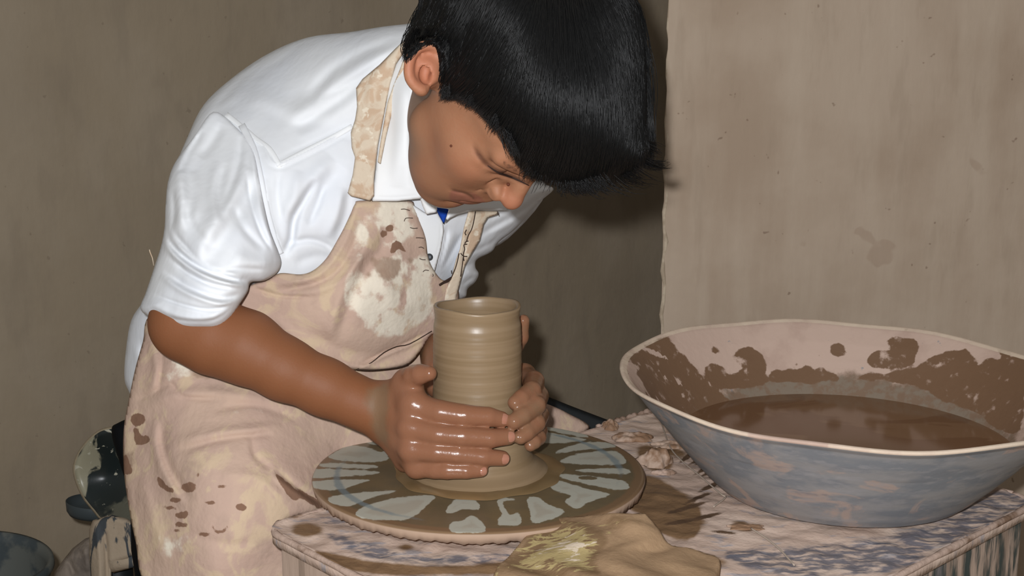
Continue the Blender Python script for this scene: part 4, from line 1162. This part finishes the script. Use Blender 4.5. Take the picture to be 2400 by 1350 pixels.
# ------------------------------------------------------------------ apron
aprD = rbf([(310, 1000, 1.375), (300, 1150, 1.36), (345, 1330, 1.33), (500, 1330, 1.265), (600, 1230, 1.275), (450, 1100, 1.29), (650, 1000, 1.33), (700, 1180, 1.305), (800, 1050, 1.39), (870, 1000, 1.41), (1000, 900, 1.46),
            (400, 850, 1.35), (600, 780, 1.365), (340, 760, 1.40), (900, 1130, 1.42), (1000, 1090, 1.45), (1100, 1040, 1.49), (1280, 960, 1.57), (1370, 1000, 1.60), (620, 1330, 1.29), (500, 900, 1.34)])
wetm = [[(308, 975), (325, 968), (340, 975), (338, 990), (320, 998), (308, 992)], [(312, 1008), (322, 1003), (330, 1018), (348, 1022), (350, 1035), (335, 1042), (318, 1040)],
        [(290, 1065), (303, 1078), (308, 1108), (290, 1110)], [(368, 1120), (378, 1122), (390, 1137), (405, 1145), (405, 1153), (388, 1150), (373, 1137)], (443, 1142, 17, 12), (463, 1113, 3, 5), (521, 1140, 6, 2),
        (411, 1172, 9, 4), (399, 1190, 12, 4, 10), (491, 1178, 11, 3), [(412, 1205), (430, 1197), (442, 1203), (432, 1215), (414, 1212)], (424, 1229, 13, 5, 8), (413, 1244, 6, 2), (566, 1188, 12, 7, 15),
        [(498, 1228), (505, 1240), (520, 1240), (533, 1232), (530, 1246), (512, 1252), (500, 1245)], (484, 1252, 12, 4), (477, 1323, 3, 3), (490, 872, 18, 8, 10),
        [(640, 1102), (652, 1112), (690, 1142), (735, 1165), (757, 1190), (748, 1192), (715, 1172), (702, 1168), (688, 1174), (672, 1160), (655, 1130)]]
sk_f = [('r', [(330, 960), (400, 930), (500, 920), (620, 935)], 14, .004), ('v', [(300, 945), (350, 925), (400, 900), (430, 930), (520, 935)], 6, .003), ('a', [(375, 980), (372, 1040), (395, 1110), (440, 1180)], 14, .006),
        ('r', [(400, 1040), (500, 1015), (600, 1005), (660, 995)], 12, .004), ('v', [(410, 1060), (520, 1030), (640, 1015)], 8, .003), ('v', [(590, 1020), (600, 1070), (640, 1100)], 8, .003), ('a', [(640, 1105), (690, 1145), (755, 1190)], 10, .005),
        ('r', [(520, 1110), (600, 1120), (680, 1170)], 14, .003), ('r', [(350, 780), (365, 860), (350, 930)], 10, .004), ('v', [(372, 780), (380, 850), (368, 920)], 6, .003), ('r', [(320, 1100), (350, 1200), (385, 1330)], 20, .005),
        ('v', [(500, 960), (600, 950), (700, 985)], 10, .003), ('v', [(420, 1240), (520, 1275), (600, 1270)], 12, .002)]
apr = relief('apron', [(352, 738), (335, 800), (318, 860), (303, 930), (290, 1005), (290, 1100), (302, 1190), (318, 1270), (345, 1370), (480, 1400), (665, 1400), (665, 1260), (680, 1215), (760, 1195), (880, 1160), (1000, 1120), (1120, 1075),
                       (1300, 1035), (1382, 1004), (1330, 968), (1275, 944), (1150, 900), (1030, 820), (960, 780), (800, 760), (600, 700), (450, 700)], aprD, M['apron'], ROOT, step=4, edge=.006, w=14, back=.006, folds=sk_f,
             masks=dict(wet=lambda q: blobs(q, wetm), wet2=lambda q: blobs(q, [(480, 870, 40, 16), (300, 1080, 14, 30)]), pale=lambda q: blobs(q, [(420, 850, 70, 60), (600, 960, 120, 40), (400, 1280, 80, 60)]) * .35 - 14))
bibD = rbf([(830, 480, 1.355), (850, 560, 1.352), (960, 480, 1.388), (1010, 590, 1.41), (1050, 660, 1.43), (1080, 690, 1.45), (700, 650, 1.33), (600, 680, 1.335), (750, 760, 1.335), (850, 720, 1.345), (930, 650, 1.37), (850, 860, 1.375), (950, 855, 1.41), (1010, 790, 1.43), (620, 720, 1.34), (1040, 740, 1.44)])
bibf = [('r', [(835, 490), (812, 560), (770, 625), (720, 655), (640, 665)], 6, .003), ('v', [(850, 500), (830, 570), (790, 635), (730, 668), (640, 682)], 6, .003), ('r', [(870, 530), (840, 610), (790, 665), (700, 695)], 9, .003),
        ('a', [(900, 520), (880, 580), (850, 620), (810, 700), (780, 800)], 20, .006), ('v', [(585, 672), (660, 694), (740, 696)], 5, .003), ('v', [(700, 760), (800, 820), (900, 830), (1000, 780)], 20, .005),
        ('r', [(640, 740), (740, 830), (850, 862), (950, 850), (1012, 785)], 10, .004), ('a', [(840, 862), (900, 830), (960, 805), (1012, 778)], 6, .004), ('v', [(855, 500), (850, 560)], 4, .0015), ('r', [(900, 640), (930, 720), (1000, 700)], 25, .004)]
bwet = [[(905, 533), (918, 528), (922, 540), (910, 545)], [(893, 545), (905, 540), (908, 550), (895, 558)], [(915, 590), (925, 568), (938, 570), (942, 578), (955, 590), (948, 592), (935, 585), (925, 592)]]
bw2 = [[(868, 605), (885, 603), (930, 607), (940, 620), (935, 640), (915, 655), (898, 655), (875, 630)], (960, 610, 8, 8), (865, 645, 7, 6)]
bib = relief('bib', [(846, 470), (832, 478), (822, 500), (808, 530), (792, 560), (765, 605), (735, 633), (704, 643), (657, 640), (627, 655), (588, 668), (560, 690), (560, 720), (640, 780), (740, 838), (800, 862), (850, 868), (910, 866), (956, 855), (985, 825), (1012, 785),
                     (1060, 760), (1075, 690), (1062, 662), (1035, 655), (1015, 630), (1003, 600), (998, 560), (985, 520), (972, 482), (955, 470)], bibD, M['apron'], apr, step=3.5, edge=.005, w=12, back=.005, folds=bibf,
             masks=dict(wet=lambda q: blobs(q, bwet), wet2=lambda q: blobs(q, bw2), pale=lambda q: blobs(q, [(930, 700, 100, 100), (930, 520, 60, 70), (850, 540, 30, 60), (990, 620, 40, 50), (850, 680, 50, 50)]) * .6 - 4))
stD = rbf([(930, 130, 1.325), (880, 220, 1.330), (860, 330, 1.325), (845, 460, 1.335), (900, 270, 1.325)])
strap = relief('strap', [(948, 92), (925, 115), (890, 150), (850, 185), (834, 208), (836, 250), (833, 280), (822, 310), (824, 345), (831, 370), (828, 410), (814, 452), (822, 460), (845, 464), (868, 470), (876, 460), (876, 420), (886, 340), (898, 280), (905, 240),
                         (914, 195), (930, 150), (952, 115)], stD, M['strap'], apr, step=3, edge=.003, w=6, back=.004, smooth_poly=False, wob=1.5, folds=[('r', [(940, 110), (880, 180), (860, 240)], 14, .003), ('v', [(820, 452), (845, 456), (872, 462)], 3, .0012)])
relief('strap', [(948, 132), (938, 160), (922, 200), (908, 240), (900, 285), (892, 330), (885, 380), (892, 385), (905, 320), (925, 240), (944, 190), (950, 150)], rbf([(940, 150, 1.322), (900, 300, 1.329), (888, 380, 1.334)]), M['strap'], apr, step=3, edge=.002, w=5, back=.003, smooth_poly=False)
rsD = rbf([(1115, 495, 1.405), (1150, 500, 1.42), (1100, 570, 1.42), (1085, 650, 1.43), (1050, 695, 1.435), (1035, 760, 1.44)])
rstrap = relief('strap', [(1097, 496), (1115, 493), (1168, 495), (1165, 503), (1143, 511), (1133, 526), (1125, 563), (1107, 591), (1090, 621), (1080, 654), (1070, 697), (1064, 760), (1020, 760), (1040, 690), (1052, 664), (1060, 642), (1068, 609), (1078, 584), (1088, 530)],
                rsD, M['strap'], apr, step=2.5, edge=.003, w=6, back=.004, smooth_poly=False, wob=1.0, folds=[('v', [(1115, 496), (1108, 520), (1096, 560), (1086, 600), (1080, 650)], 3, .0015)])
def thread(pts, base, off, rad_, name='stitch', parent=None, mat='thread'):
    P = catmull(np.array(pts, float), 3, False); d = base(P) - off
    v, f = tube(W(P[:, 0], P[:, 1], d), rad_, 5); add_mesh(name, v, f, M[mat], parent)
z5 = lambda L: [(780 + a / 3.971, 420 + b / 3.971) for a, b in L]
for L in ([(635, 280), (670, 278), (715, 292)], [(665, 392), (682, 362), (745, 362)], [(720, 450), (750, 458), (788, 455)], [(775, 545), (810, 545), (845, 550)], [(800, 635), (825, 632), (848, 645)], [(808, 738), (830, 748), (862, 750)], [(840, 862), (860, 846), (892, 850)],
          [(930, 880), (935, 895), (930, 905)]):
    thread(z5(L), bibD, .0012, .00045, parent=bib)
for L in ([(1328, 300), (1310, 400), (1290, 470), (1262, 520), (1245, 580)], [(1262, 576), (1240, 582), (1228, 600)], [(1250, 605), (1220, 612), (1228, 650), (1215, 700), (1222, 760)], [(1190, 690), (1215, 715), (1250, 718)], [(1215, 720), (1205, 800), (1190, 905)],
          [(1175, 690), (1160, 760), (1140, 830), (1110, 900), (1085, 945), (1020, 975)], [(1245, 470), (1230, 500), (1240, 520)], [(1105, 850), (1108, 880)], [(1535, 303), (1540, 335)]):
    thread(z5(L), rsD, .0016, .0006, parent=rstrap, mat='seamdark')
thread([(838, 864), (870, 850), (900, 826), (930, 812), (960, 806), (1012, 776)], bibD, .001, .0006, 'frayed_seam', bib, 'seamdark')
thread([(835, 866), (870, 868), (930, 862), (956, 854)], bibD, .001, .0007, 'frayed_seam', bib, 'seamdark')
thread([(1030, 668), (1040, 662), (1052, 655), (1060, 650)], bibD, .001, .0016, 'frayed_seam', bib, 'seamdark')
# loose thread at the sleeve
v, f = tube(W(np.array([350, 352, 357, 360.]), np.array([585, 592, 604, 622.]), np.array([1.28, 1.28, 1.285, 1.29])), .0005, 5); add_mesh('loose_thread', v, f, M['strap'], shirt)

# ------------------------------------------------------------------ hair
hair_out = [(1036, 232), (1062, 227), (1093, 240), (1116, 262), (1147, 293), (1177, 316), (1197, 347), (1208, 381), (1227, 401), (1247, 418), (1285, 428), (1320, 446), (1362, 456), (1397, 444), (1440, 432), (1478, 414), (1512, 396),
            (1524, 350), (1514, 300), (1515, 231), (1511, 115), (1500, 39), (1486, -10), (1450, -90), (1380, -150), (1280, -180), (1150, -165), (1060, -110), (1005, -30), (990, 20), (968, 58), (955, 95), (946, 130), (950, 150),
            (962, 122), (985, 102), (1005, 97), (1028, 100), (1040, 130), (1042, 180)]
hairD = rbf([(1040, 180, 1.055), (1036, 230, 1.055), (1000, 60, 1.10), (960, 120, 1.16), (1100, 230, 1.018), (1180, 300, 0.992), (1100, 100, 1.02), (1200, 150, .968), (1250, 300, .957), (1230, 400, 1.005), (1300, 430, .985), (1400, 425, .985), (1300, 250, .935), (1400, 200, .935), (1400, 330, .945), (1500, 200, .99),
             (1510, 380, 1.00), (1300, 50, .95), (1400, 0, .965), (1200, -50, 1.0), (1300, -150, 1.06), (1100, -80, 1.06), (1480, 0, 1.01)])
front_edge = catmull([(950, 150), (962, 122), (985, 100), (1005, 92), (1028, 98), (1038, 130), (1042, 180), (1036, 232), (1062, 227), (1093, 240), (1116, 262), (1147, 293), (1177, 316), (1197, 347), (1208, 381), (1227, 401), (1247, 418), (1285, 428)], 4, False)
def nearface(q): return np.exp(-(line_sd(q, front_edge)[0] / 40) ** 2)
hairD0 = hairD
def hairD(q): return np.minimum(hairD0(q), bodyfront(q) - .010)
hcap = relief('hair', hair_out, hairD, M['hair'], ROOT, step=4, edge=lambda q: .05 - .042 * nearface(q), w=lambda q: 70 - 55 * nearface(q), back=.10, folds=[('r', [(1250, 20), (1180, 150), (1150, 260)], 20, .003), ('v', [(1290, 60), (1240, 200), (1210, 330)], 18, .003), ('r', [(1330, 80), (1290, 230), (1250, 380)], 22, .004), ('v', [(1370, 60), (1370, 200), (1330, 380)], 20, .003), ('r', [(1400, 60), (1440, 200), (1440, 360)], 22, .003)])
hpoly = catmull(hair_out, 5)
guides = [   # flow lines from the crown to the tips
    [(1060, -120), (1010, -40), (985, 30), (962, 90), (949, 145)],
    [(1090, -130), (1040, -30), (1010, 30), (990, 75), (968, 112)],
    [(1150, -140), (1080, -20), (1040, 50), (1018, 85), (1004, 100)],
    [(1190, -120), (1130, -10), (1085, 80), (1055, 135), (1038, 170)],
    [(1220, -100), (1170, 10), (1120, 110), (1075, 180), (1034, 232)],
    [(1240, -60), (1200, 40), (1150, 140), (1105, 205), (1060, 230)],
    [(1250, -50), (1220, 60), (1185, 150), (1150, 220), (1112, 258)],
    [(1260, -40), (1240, 80), (1215, 180), (1185, 260), (1150, 296)],
    [(1265, -30), (1258, 90), (1240, 200), (1215, 290), (1190, 345)],
    [(1275, -20), (1275, 100), (1262, 220), (1245, 320), (1214, 388)],
    [(1290, -20), (1295, 110), (1290, 230), (1278, 340), (1246, 420)],
    [(1310, -30), (1320, 100), (1325, 230), (1318, 340), (1290, 432)],
    [(1330, -40), (1350, 90), (1362, 220), (1360, 340), (1335, 445)],
    [(1350, -50), (1385, 80), (1405, 210), (1405, 330), (1380, 446)],
    [(1370, -60), (1415, 60), (1442, 190), (1450, 310), (1425, 432)],
    [(1390, -70), (1445, 40), (1475, 170), (1488, 290), (1470, 415)],
    [(1405, -80), (1468, 20), (1496, 140), (1508, 270), (1520, 385)],
    [(1410, -90), (1480, 0), (1505, 110), (1514, 230), (1530, 350)]]
guides = [[(g[0][0] * .55 + 1230 * .45, -178)] + g for g in guides]
GD = np.array([catmull(g, 6, False) for g in guides])       # (ng, nt, 2)
ng, nt = GD.shape[:2]
def make_strands(count, seed, name, tip_over=0.0, lift=(0, .006), rad_=.00030):
    r_ = np.random.default_rng(seed)
    NS = 11
    gi = r_.uniform(0, ng - 1.001, count); i0 = gi.astype(int); fr = gi - i0
    t0 = r_.uniform(0, .78, count); t1 = np.minimum(t0 + r_.uniform(.25, .7, count), 1.0 + r_.uniform(-.06, .04, count))
    S = np.linspace(0, 1, NS)
    T = (t0[:, None] + (t1 - t0)[:, None] * S) * (nt - 1)
    T = np.clip(T, 0, nt - 1 + .25 * 6)
    a = np.clip(T.astype(int), 0, nt - 2); ft = T - a
    def samp(ii): return GD[ii[:, None], a] * (1 - ft)[..., None] + GD[ii[:, None], a + 1] * ft[..., None]
    P = samp(i0) * (1 - fr)[:, None, None] + samp(i0 + 1) * fr[:, None, None]
    cl = np.sin(gi * 23 + 2) * 5 + np.sin(gi * 61) * 3     # clumps
    jx = r_.normal(0, 7, (count, 2)); bend = r_.normal(0, 9, count)
    P = P + jx[:, None] * (1 - .5 * S[None, :, None]) + (bend[:, None] * np.sin(S * math.pi))[..., None] * np.array([1, .2]) + (cl[:, None] * S)[..., None] * np.array([.8, .3])
    Pf = P.reshape(-1, 2)
    s, g = poly_sd(Pf, hpoly)
    inn = s > 0
    nf = nearface(Pf)
    x = np.clip(s / (70 - 55 * nf), 0, 1); prof = np.sqrt(np.maximum(0, 1 - (1 - x) ** 2))
    d = hairD(Pf) + (.05 - .042 * nf) * (1 - prof)
    lf = r_.uniform(*lift, count)[:, None] * (.25 + np.sin(S * math.pi) * .75)
    d = d.reshape(count, NS) - lf - .0006
    # strands that would leave the head far outside the outline are pulled back
    far = (s < -14) & (Pf[:, 0] < 1500)
    Pf[far] += g[far] * .85
    P = Pf.reshape(count, NS, 2)
    V = W(P[..., 0], P[..., 1], d)                          # (count,NS,3)
    Tn = np.gradient(V, axis=1); Tn /= np.linalg.norm(Tn, axis=2, keepdims=True) + 1e-9
    ref = np.array([.3, -1, .2]); N1 = np.cross(Tn, ref); N1 /= np.linalg.norm(N1, axis=2, keepdims=True) + 1e-9
    N2 = np.cross(Tn, N1)
    tap = (1 - .85 * S ** 3)[None, :, None] * rad_ * r_.uniform(.7, 1.5, count)[:, None, None]
    ringv = [V + (N1 * math.cos(q_) + N2 * math.sin(q_)) * tap for q_ in (0, 2.094, 4.189)]
    VV = np.stack(ringv, 2).reshape(-1, 3)
    base = (np.arange(count)[:, None] * NS + np.arange(NS - 1)[None]) * 3
    Fs = []
    for j in range(3):
        k = (j + 1) % 3
        Fs.append(np.stack([base + j, base + k, base + 3 + k, base + 3 + j], -1).reshape(-1, 4))
    return VV, np.concatenate(Fs)
v, f = make_strands(13000, 3, 'strands')
o = add_mesh('strands', v, f, M['strand'], hcap); tag(o, kind='stuff')
# loose tufts at the forehead and the fringe tips
TV = []; TF = []; off = 0
r_ = np.random.default_rng(11)
def tuft(a, b, n, spread, curl, da, db, sp0=4):
    global off
    for _ in range(n):
        q0 = r_.normal(0, sp0, 2) * np.array([1, .5]); p0 = np.array(a) + q0; p1 = np.array(b) + q0 * spread / sp0 + r_.normal(0, 3.5, 2)
        m = (p0 + p1) / 2 + np.array(curl) + r_.normal(0, 4, 2)
        P = catmull([p0, (p0 + m) / 2 + np.array(curl) * .3, m, (m + p1) / 2 + np.array(curl) * .2, p1], 2, False)
        dd = np.minimum(np.linspace(da, db, len(P)), bodyfront(P) - .003) + r_.uniform(-.004, .001)
        v, f = tube(W(P[:, 0], P[:, 1], dd), np.linspace(.00045, .00012, len(P)), 3, cap=False)
        TV.append(v); TF.extend([tuple(i + off for i in q_) for q_ in f]); off += len(v)
tuft((1490, 370), (1555, 388), 70, np.array([9, 12]), (4, 6), 1.03, 1.05, 12)
tuft((1500, 330), (1545, 352), 25, np.array([8, 8]), (6, 6), 1.03, 1.05, 8)
tuft((1440, 400), (1470, 425), 120, np.array([40, 12]), (0, 4), 1.01, 1.03, 28)
tuft((1350, 410), (1370, 450), 220, np.array([45, 9]), (0, 4), .985, .99, 30)
tuft((1265, 395), (1262, 424), 60, np.array([18, 5]), (-3, 3), .99, 1.0, 12)
tuft((1190, 310), (1206, 366), 40, np.array([8, 8]), (0, 0), .985, .99, 10)
tuft((1175, 270), (1160, 308), 40, np.array([12, 6]), (0, 0), .99, .995, 12)
tuft((1125, 215), (1102, 250), 40, np.array([14, 5]), (0, 0), 1.01, 1.015, 14)
tuft((1052, 205), (1044, 232), 40, np.array([6, 5]), (0, 0), 1.04, 1.042, 10)
tuft((975, 70), (949, 130), 50, np.array([4, 16]), (-4, 4), 1.10, 1.13, 6)
o = add_mesh('loose_hairs', np.concatenate(TV), np.array(TF), M['hair'], hcap); tag(o, kind='stuff')

# ------------------------------------------------------------------ board, string, lumps on the table
def planar(name, poly, zfun, thick, mat, parent, step=4, masks=None, smooth_poly=False, bumpf=None):
    poly = catmull(poly, 4) if smooth_poly else np.asarray(poly, float)
    lo = poly.min(0) - step; hi = poly.max(0) + step
    nx, ny = np.ceil((hi - lo) / step).astype(int) + 1
    gx, gy = np.meshgrid(lo[0] + np.arange(nx) * step, lo[1] + np.arange(ny) * step, indexing='ij')
    P = np.c_[gx.ravel(), gy.ravel()]; s, g = poly_sd(P, poly)
    ok = (s > -0.75 * step).reshape(nx, ny); cell = ok[:-1, :-1] & ok[1:, :-1] & ok[1:, 1:] & ok[:-1, 1:]
    ci, cj = np.nonzero(cell); idx = lambda i, j: i * ny + j
    qd = np.stack([idx(ci, cj), idx(ci + 1, cj), idx(ci + 1, cj + 1), idx(ci, cj + 1)], -1)
    us = np.unique(qd); rm = -np.ones(nx * ny, int); rm[us] = np.arange(len(us)); qd = rm[qd]
    Q_ = P[us]; sq = s[us]; cnt = np.bincount(qd.ravel(), minlength=len(us)); br_ = cnt < 4
    mv = br_ | (sq < .5 * step); Q_[mv] += g[us][mv]
    T = np.array([plane_pt(x, y, zfun(x, y)) for x, y in Q_])
    x = np.clip(np.where(br_, 0, sq) / 8, 0, 1)
    T[:, 2] -= (1 - np.sqrt(1 - (1 - x) ** 2)) * thick * .6
    if bumpf is not None: T[:, 2] += bumpf(Q_) * x
    B = T.copy(); B[:, 2] -= thick * (1 - .6 * (1 - np.sqrt(1 - (1 - x) ** 2)))
    n = len(Q_); ed_ = {}
    for q_ in qd:
        for i in range(4):
            a, b = q_[i], q_[(i + 1) % 4]; ed_[(a, b)] = ed_.get((a, b), 0) + 1
    side = [(b, a, a + n, b + n) for (a, b) in ed_ if (b, a) not in ed_]
    Fc = np.r_[qd, (qd + n)[:, ::-1], np.array(side)]
    at = {k: np.tile(v_(Q_), 2) for k, v_ in (masks or {}).items()}
    return add_mesh(name, np.r_[T, B], Fc, mat, parent, attrs=at)
slab_p = [(1130, 1362), (1150, 1345), (1165, 1322), (1188, 1300), (1215, 1270), (1240, 1240), (1262, 1222), (1300, 1212), (1330, 1205), (1380, 1200), (1440, 1198), (1500, 1196), (1514, 1194), (1530, 1212), (1548, 1235), (1560, 1258), (1575, 1270), (1600, 1277), (1640, 1285), (1678, 1295), (1690, 1306),
          (1686, 1330), (1676, 1362), (1600, 1420), (1400, 1430), (1200, 1420)]
slz = lambda x, y: ZT + .022 + .018 * math.exp(-((x - 1520) / 110) ** 2) * max(0, min(1, (1290 - y) / 90)) + .006 * math.sin(x / 70)
slab = planar('clay_board', slab_p, slz, .012, M['slab'], None, masks=dict(worn=lambda q: blobs(q, [[(1150, 1350), (1210, 1290), (1270, 1225), (1340, 1215), (1400, 1235), (1430, 1270), (1400, 1320), (1400, 1350)], (1440, 1225, 50, 10), (1350, 1335, 60, 16)])),
              bumpf=lambda q: .0015 * np.sin(q[:, 0] / 23 + 2 * np.sin(q[:, 1] / 17)))
tag(slab, 'ragged flat piece of clay-crusted board with yellowish worn patches in front of the wheel', 'board')
def lump(name, px, py, r_, sq, seed, mat, label=None, z0=ZT + .001, cat='clay'):
    c = plane_pt(px, py, z0); rg = np.random.default_rng(seed); ph = rg.uniform(0, 6, 8)
    n, m = 40, 22; V = []; Fc = []
    for i in range(m + 1):
        th_ = math.pi * i / m
        for j in range(n):
            p_ = 2 * math.pi * j / n
            d = np.array([math.sin(th_) * math.cos(p_), math.sin(th_) * math.sin(p_), math.cos(th_)])
            k = 1 + .16 * math.sin(3 * d[0] + ph[0]) + .13 * math.sin(5 * d[1] + ph[1] + 2 * d[2]) + .08 * math.sin(9 * d[0] + 7 * d[1] + ph[2]) + .05 * math.sin(14 * d[1] - 11 * d[0] + ph[3])
            q_ = d * k * r_ * np.array(sq); q_[2] = max(q_[2], -.0005); V.append(q_)
    for i in range(m):
        for j in range(n): Fc.append((i * n + j, (i + 1) * n + j, (i + 1) * n + (j + 1) % n, i * n + (j + 1) % n))
    o = add_mesh(name, np.array(V) + c, Fc, mat)
    if label: tag(o, label, cat)
    return o
lump('clay_lump', 1532, 1085, .020, (1, .8, .8), 3, M['lump'], 'largest moist brown clay lump right beside the wheel edge')
lump('clay_lump', 1482, 1030, .014, (1.5, .8, .6), 5, M['lump'], 'long low brown clay lump on the table behind the round lump')
lump('clay_lump', 1432, 1004, .010, (1.1, .8, .9), 8, M['lump'], 'small pointed clay scrap at the far table edge near the black bar')
lump('clay_lump', 1556, 1108, .0085, (1.3, .9, .5), 9, M['crust'], 'small pale dry clay scrap just in front of the largest lump')
lump('clay_lump', 1572, 1045, .014, (1.8, .7, .35), 12, M['lump'], 'flat dark clay smear under the hanging string')
# dried crust along the far edge of the table
pc = []
for i in range(30):
    t = i / 29; x = 1400 + 136 * t; y = 1001 - 41 * t; c = plane_pt(x, y, ZT + .001)
    pc.append(c)
v, f = tube(pc, [.0034 + .0012 * math.sin(i * 2.1) + .0008 * math.sin(i * 5.3) for i in range(30)], 8)
add_mesh('crust', v, f, M['crust'], trt)
def cord(pts, name, label):
    P = catmull(np.array(pts, float), 6, False)
    w_ = np.array([plane_pt(x, y, ZT + h) for x, y, h in P])
    v, f = tube(w_, .0009, 6); tag(add_mesh(name, v, f, M['string']), label, 'string')
cord([(1541, 960, .012), (1556, 1010, .006), (1573, 1052, .004), (1600, 1082, .003), (1640, 1115, .003), (1690, 1158, .003), (1700, 1166, .002), (1672, 1188, .002)], 'string', 'thin string trailing from under the basin rim past the clay lumps')
cord([(1760, 1238, .003), (1800, 1265, .003), (1830, 1290, .003), (1862, 1325, .003)], 'string', 'thin string end lying on the table in front of the basin')
lump('clay_lump', 1750, 1236, .010, (1.6, .8, .25), 15, M['lump'], 'flat brown clay scrap at the start of the short string, in front of the basin')

# ------------------------------------------------------------------ things behind and beside
def slab3(name, poly, d, mat, label, cat, edge=.01, w=12, back=.03, parent=None, folds=(), step=4, masks=None, smooth_poly=False):
    o = relief(name, poly, d if callable(d) else (lambda Q_: np.full(len(Q_), d)), mat, parent, step=step, edge=edge, w=w, back=back, folds=folds, smooth_poly=smooth_poly, masks=masks)
    if label: tag(o, label, cat)
    return o
slab3('metal_bar', [(1180, 890), (1280, 928), (1340, 952), (1440, 990), (1452, 1010), (1420, 1040), (1370, 1040), (1280, 1000), (1180, 960)], lambda Q_: 1.72 + (Q_[:, 1] - 950) * -.0003, M['black'], 'black painted metal bar between the apron and the far table edge', 'bar', .006, 10, .02)
slab3('enamel_pot', [(1476, 985), (1480, 965), (1490, 945), (1505, 932), (1540, 925), (1600, 950), (1620, 1010), (1560, 1030), (1490, 1010)], 1.60, M['speck'], 'speckled dark enamel pot behind the table, half hidden by the basin rim', 'pot', .03, 30, .0, smooth_poly=True) if False else None
v, f = lathe([(.001, 0), (.055, 0), (.062, .01), (.066, .05), (.067, .06), (.064, .06), (.060, .05), (.056, .012), (.001, .008)], 64)
# stool with a black splashed shell on a caked post
cs = empty('stool', tuple(W(270, 1215, 1.72)[:2]) + (0.0,))
tag(cs, 'clay-caked stool with splashed black enamel shell behind the apron on the left', 'stool')
shell = relief('shell', [(238, 1005), (215, 1020), (196, 1040), (178, 1068), (170, 1100), (178, 1135), (195, 1170), (215, 1195), (240, 1225), (262, 1240), (300, 1250), (330, 1210), (330, 1080), (310, 1010), (270, 1000)],
       rbf([(180, 1100, 1.72), (240, 1020, 1.70), (250, 1120, 1.74), (320, 1100, 1.72), (260, 1230, 1.68), (320, 1230, 1.68)]), M['chair'], cs, step=3, edge=.014, w=16, back=.012,
       masks=dict(rimc=lambda q: np.clip(1.05 - (poly_sd(q, catmull([(238, 1005), (215, 1020), (196, 1040), (178, 1068), (170, 1100), (178, 1135), (195, 1170), (215, 1195), (240, 1225), (262, 1240), (300, 1250), (330, 1210), (330, 1080), (310, 1010), (270, 1000)], 4))[0]) / 9, 0, 1) * (q[:, 0] < 285)))
relief('post', [(216, 1218), (240, 1212), (262, 1205), (300, 1215), (330, 1240), (335, 1290), (300, 1312), (262, 1322), (260, 1420), (215, 1420), (212, 1300), (208, 1240)], rbf([(215, 1230, 1.68), (300, 1230, 1.66), (240, 1350, 1.67), (330, 1300, 1.66)]), M['chairleg'], cs, step=3, edge=.012, w=14, back=.05, smooth_poly=False, wob=3,
       folds=[('r', [(225, 1225), (232, 1300), (236, 1400)], 7, .005), ('v', [(245, 1240), (250, 1300), (252, 1400)], 5, .006)])
pb_ = W(262, 1330, 1.72)
v, f = tube([(pb_[0], pb_[1] + .02, pb_[2] + .06), (pb_[0], pb_[1] + .02, .02)], .022, 14); add_mesh('leg', v, f, M['black'], cs)
v, f = lathe([(.001, 0), (.08, 0), (.09, .01), (.08, .03), (.03, .045), (.001, .045)], 48); v += [pb_[0], pb_[1] + .02, 0]; add_mesh('base', v, f, M['chairleg'], cs)
v, f = tube(W(np.array([262, 300, 345.]), np.array([1322, 1312, 1300.]), np.full(3, 1.68)), .012, 10); add_mesh('crossbar', v, f, M['chairleg'], cs)
# added dark disc standing in for the round shadow behind the stool
def disc(px, py, d, R_, h, tiltx, tilty, mat, name, label, cat, hollow=True):
    pr = [(.001, 0), (R_ * .86, 0), (R_ * .95, h * .3), (R_, h), (R_ * .985, h * 1.04), (R_ * .93, h * .5), (R_ * .84, h * .22), (.001, h * .2)]
    v, f = lathe(pr, 64); rm = np.array((Matrix.Rotation(tiltx, 3, 'X') @ Matrix.Rotation(tilty, 3, 'Y'))); v = v @ rm.T + W(px, py, d)
    o = add_mesh(name, v, f, mat); tag(o, label, cat); return o
disc(225, 1205, 1.88, .045, .02, -.1, .1, M['bucket'], 'shadow_disc', 'small dark disc added as the round shadow behind the stool shell', 'shadow_disc')
# round tub at the lower left corner
tc = W(-20, 1372, 1.64)
v, f = lathe([(.001, 0), (.075, 0), (.080, .004), (.092, tc[2] + .01), (.096, tc[2] + .022), (.099, tc[2] + .026), (.098, tc[2] + .034), (.092, tc[2] + .034), (.088, tc[2] + .02), (.076, .012), (.001, .01)], 72)
v[:, 0] += tc[0] - .02; v[:, 1] += tc[1]
v[:, 2] += (v[:, 0] - tc[0]) * -.12 * np.clip(v[:, 2] / .3, 0, 1)
tag(add_mesh('tub', v, f, M['bucket']), 'scuffed dark grey tub at the bottom left corner by the wall', 'tub')
slab3('sack', [(110, 1420), (128, 1340), (150, 1310), (170, 1285), (200, 1262), (222, 1255), (240, 1300), (245, 1420)], 1.82, M['sack'], 'dusty grey sacking heaped between the tub and the stool post', 'sack', .03, 30, .08, folds=[('v', [(160, 1310), (175, 1350)], 8, .01), ('r', [(200, 1275), (205, 1340)], 10, .008)])
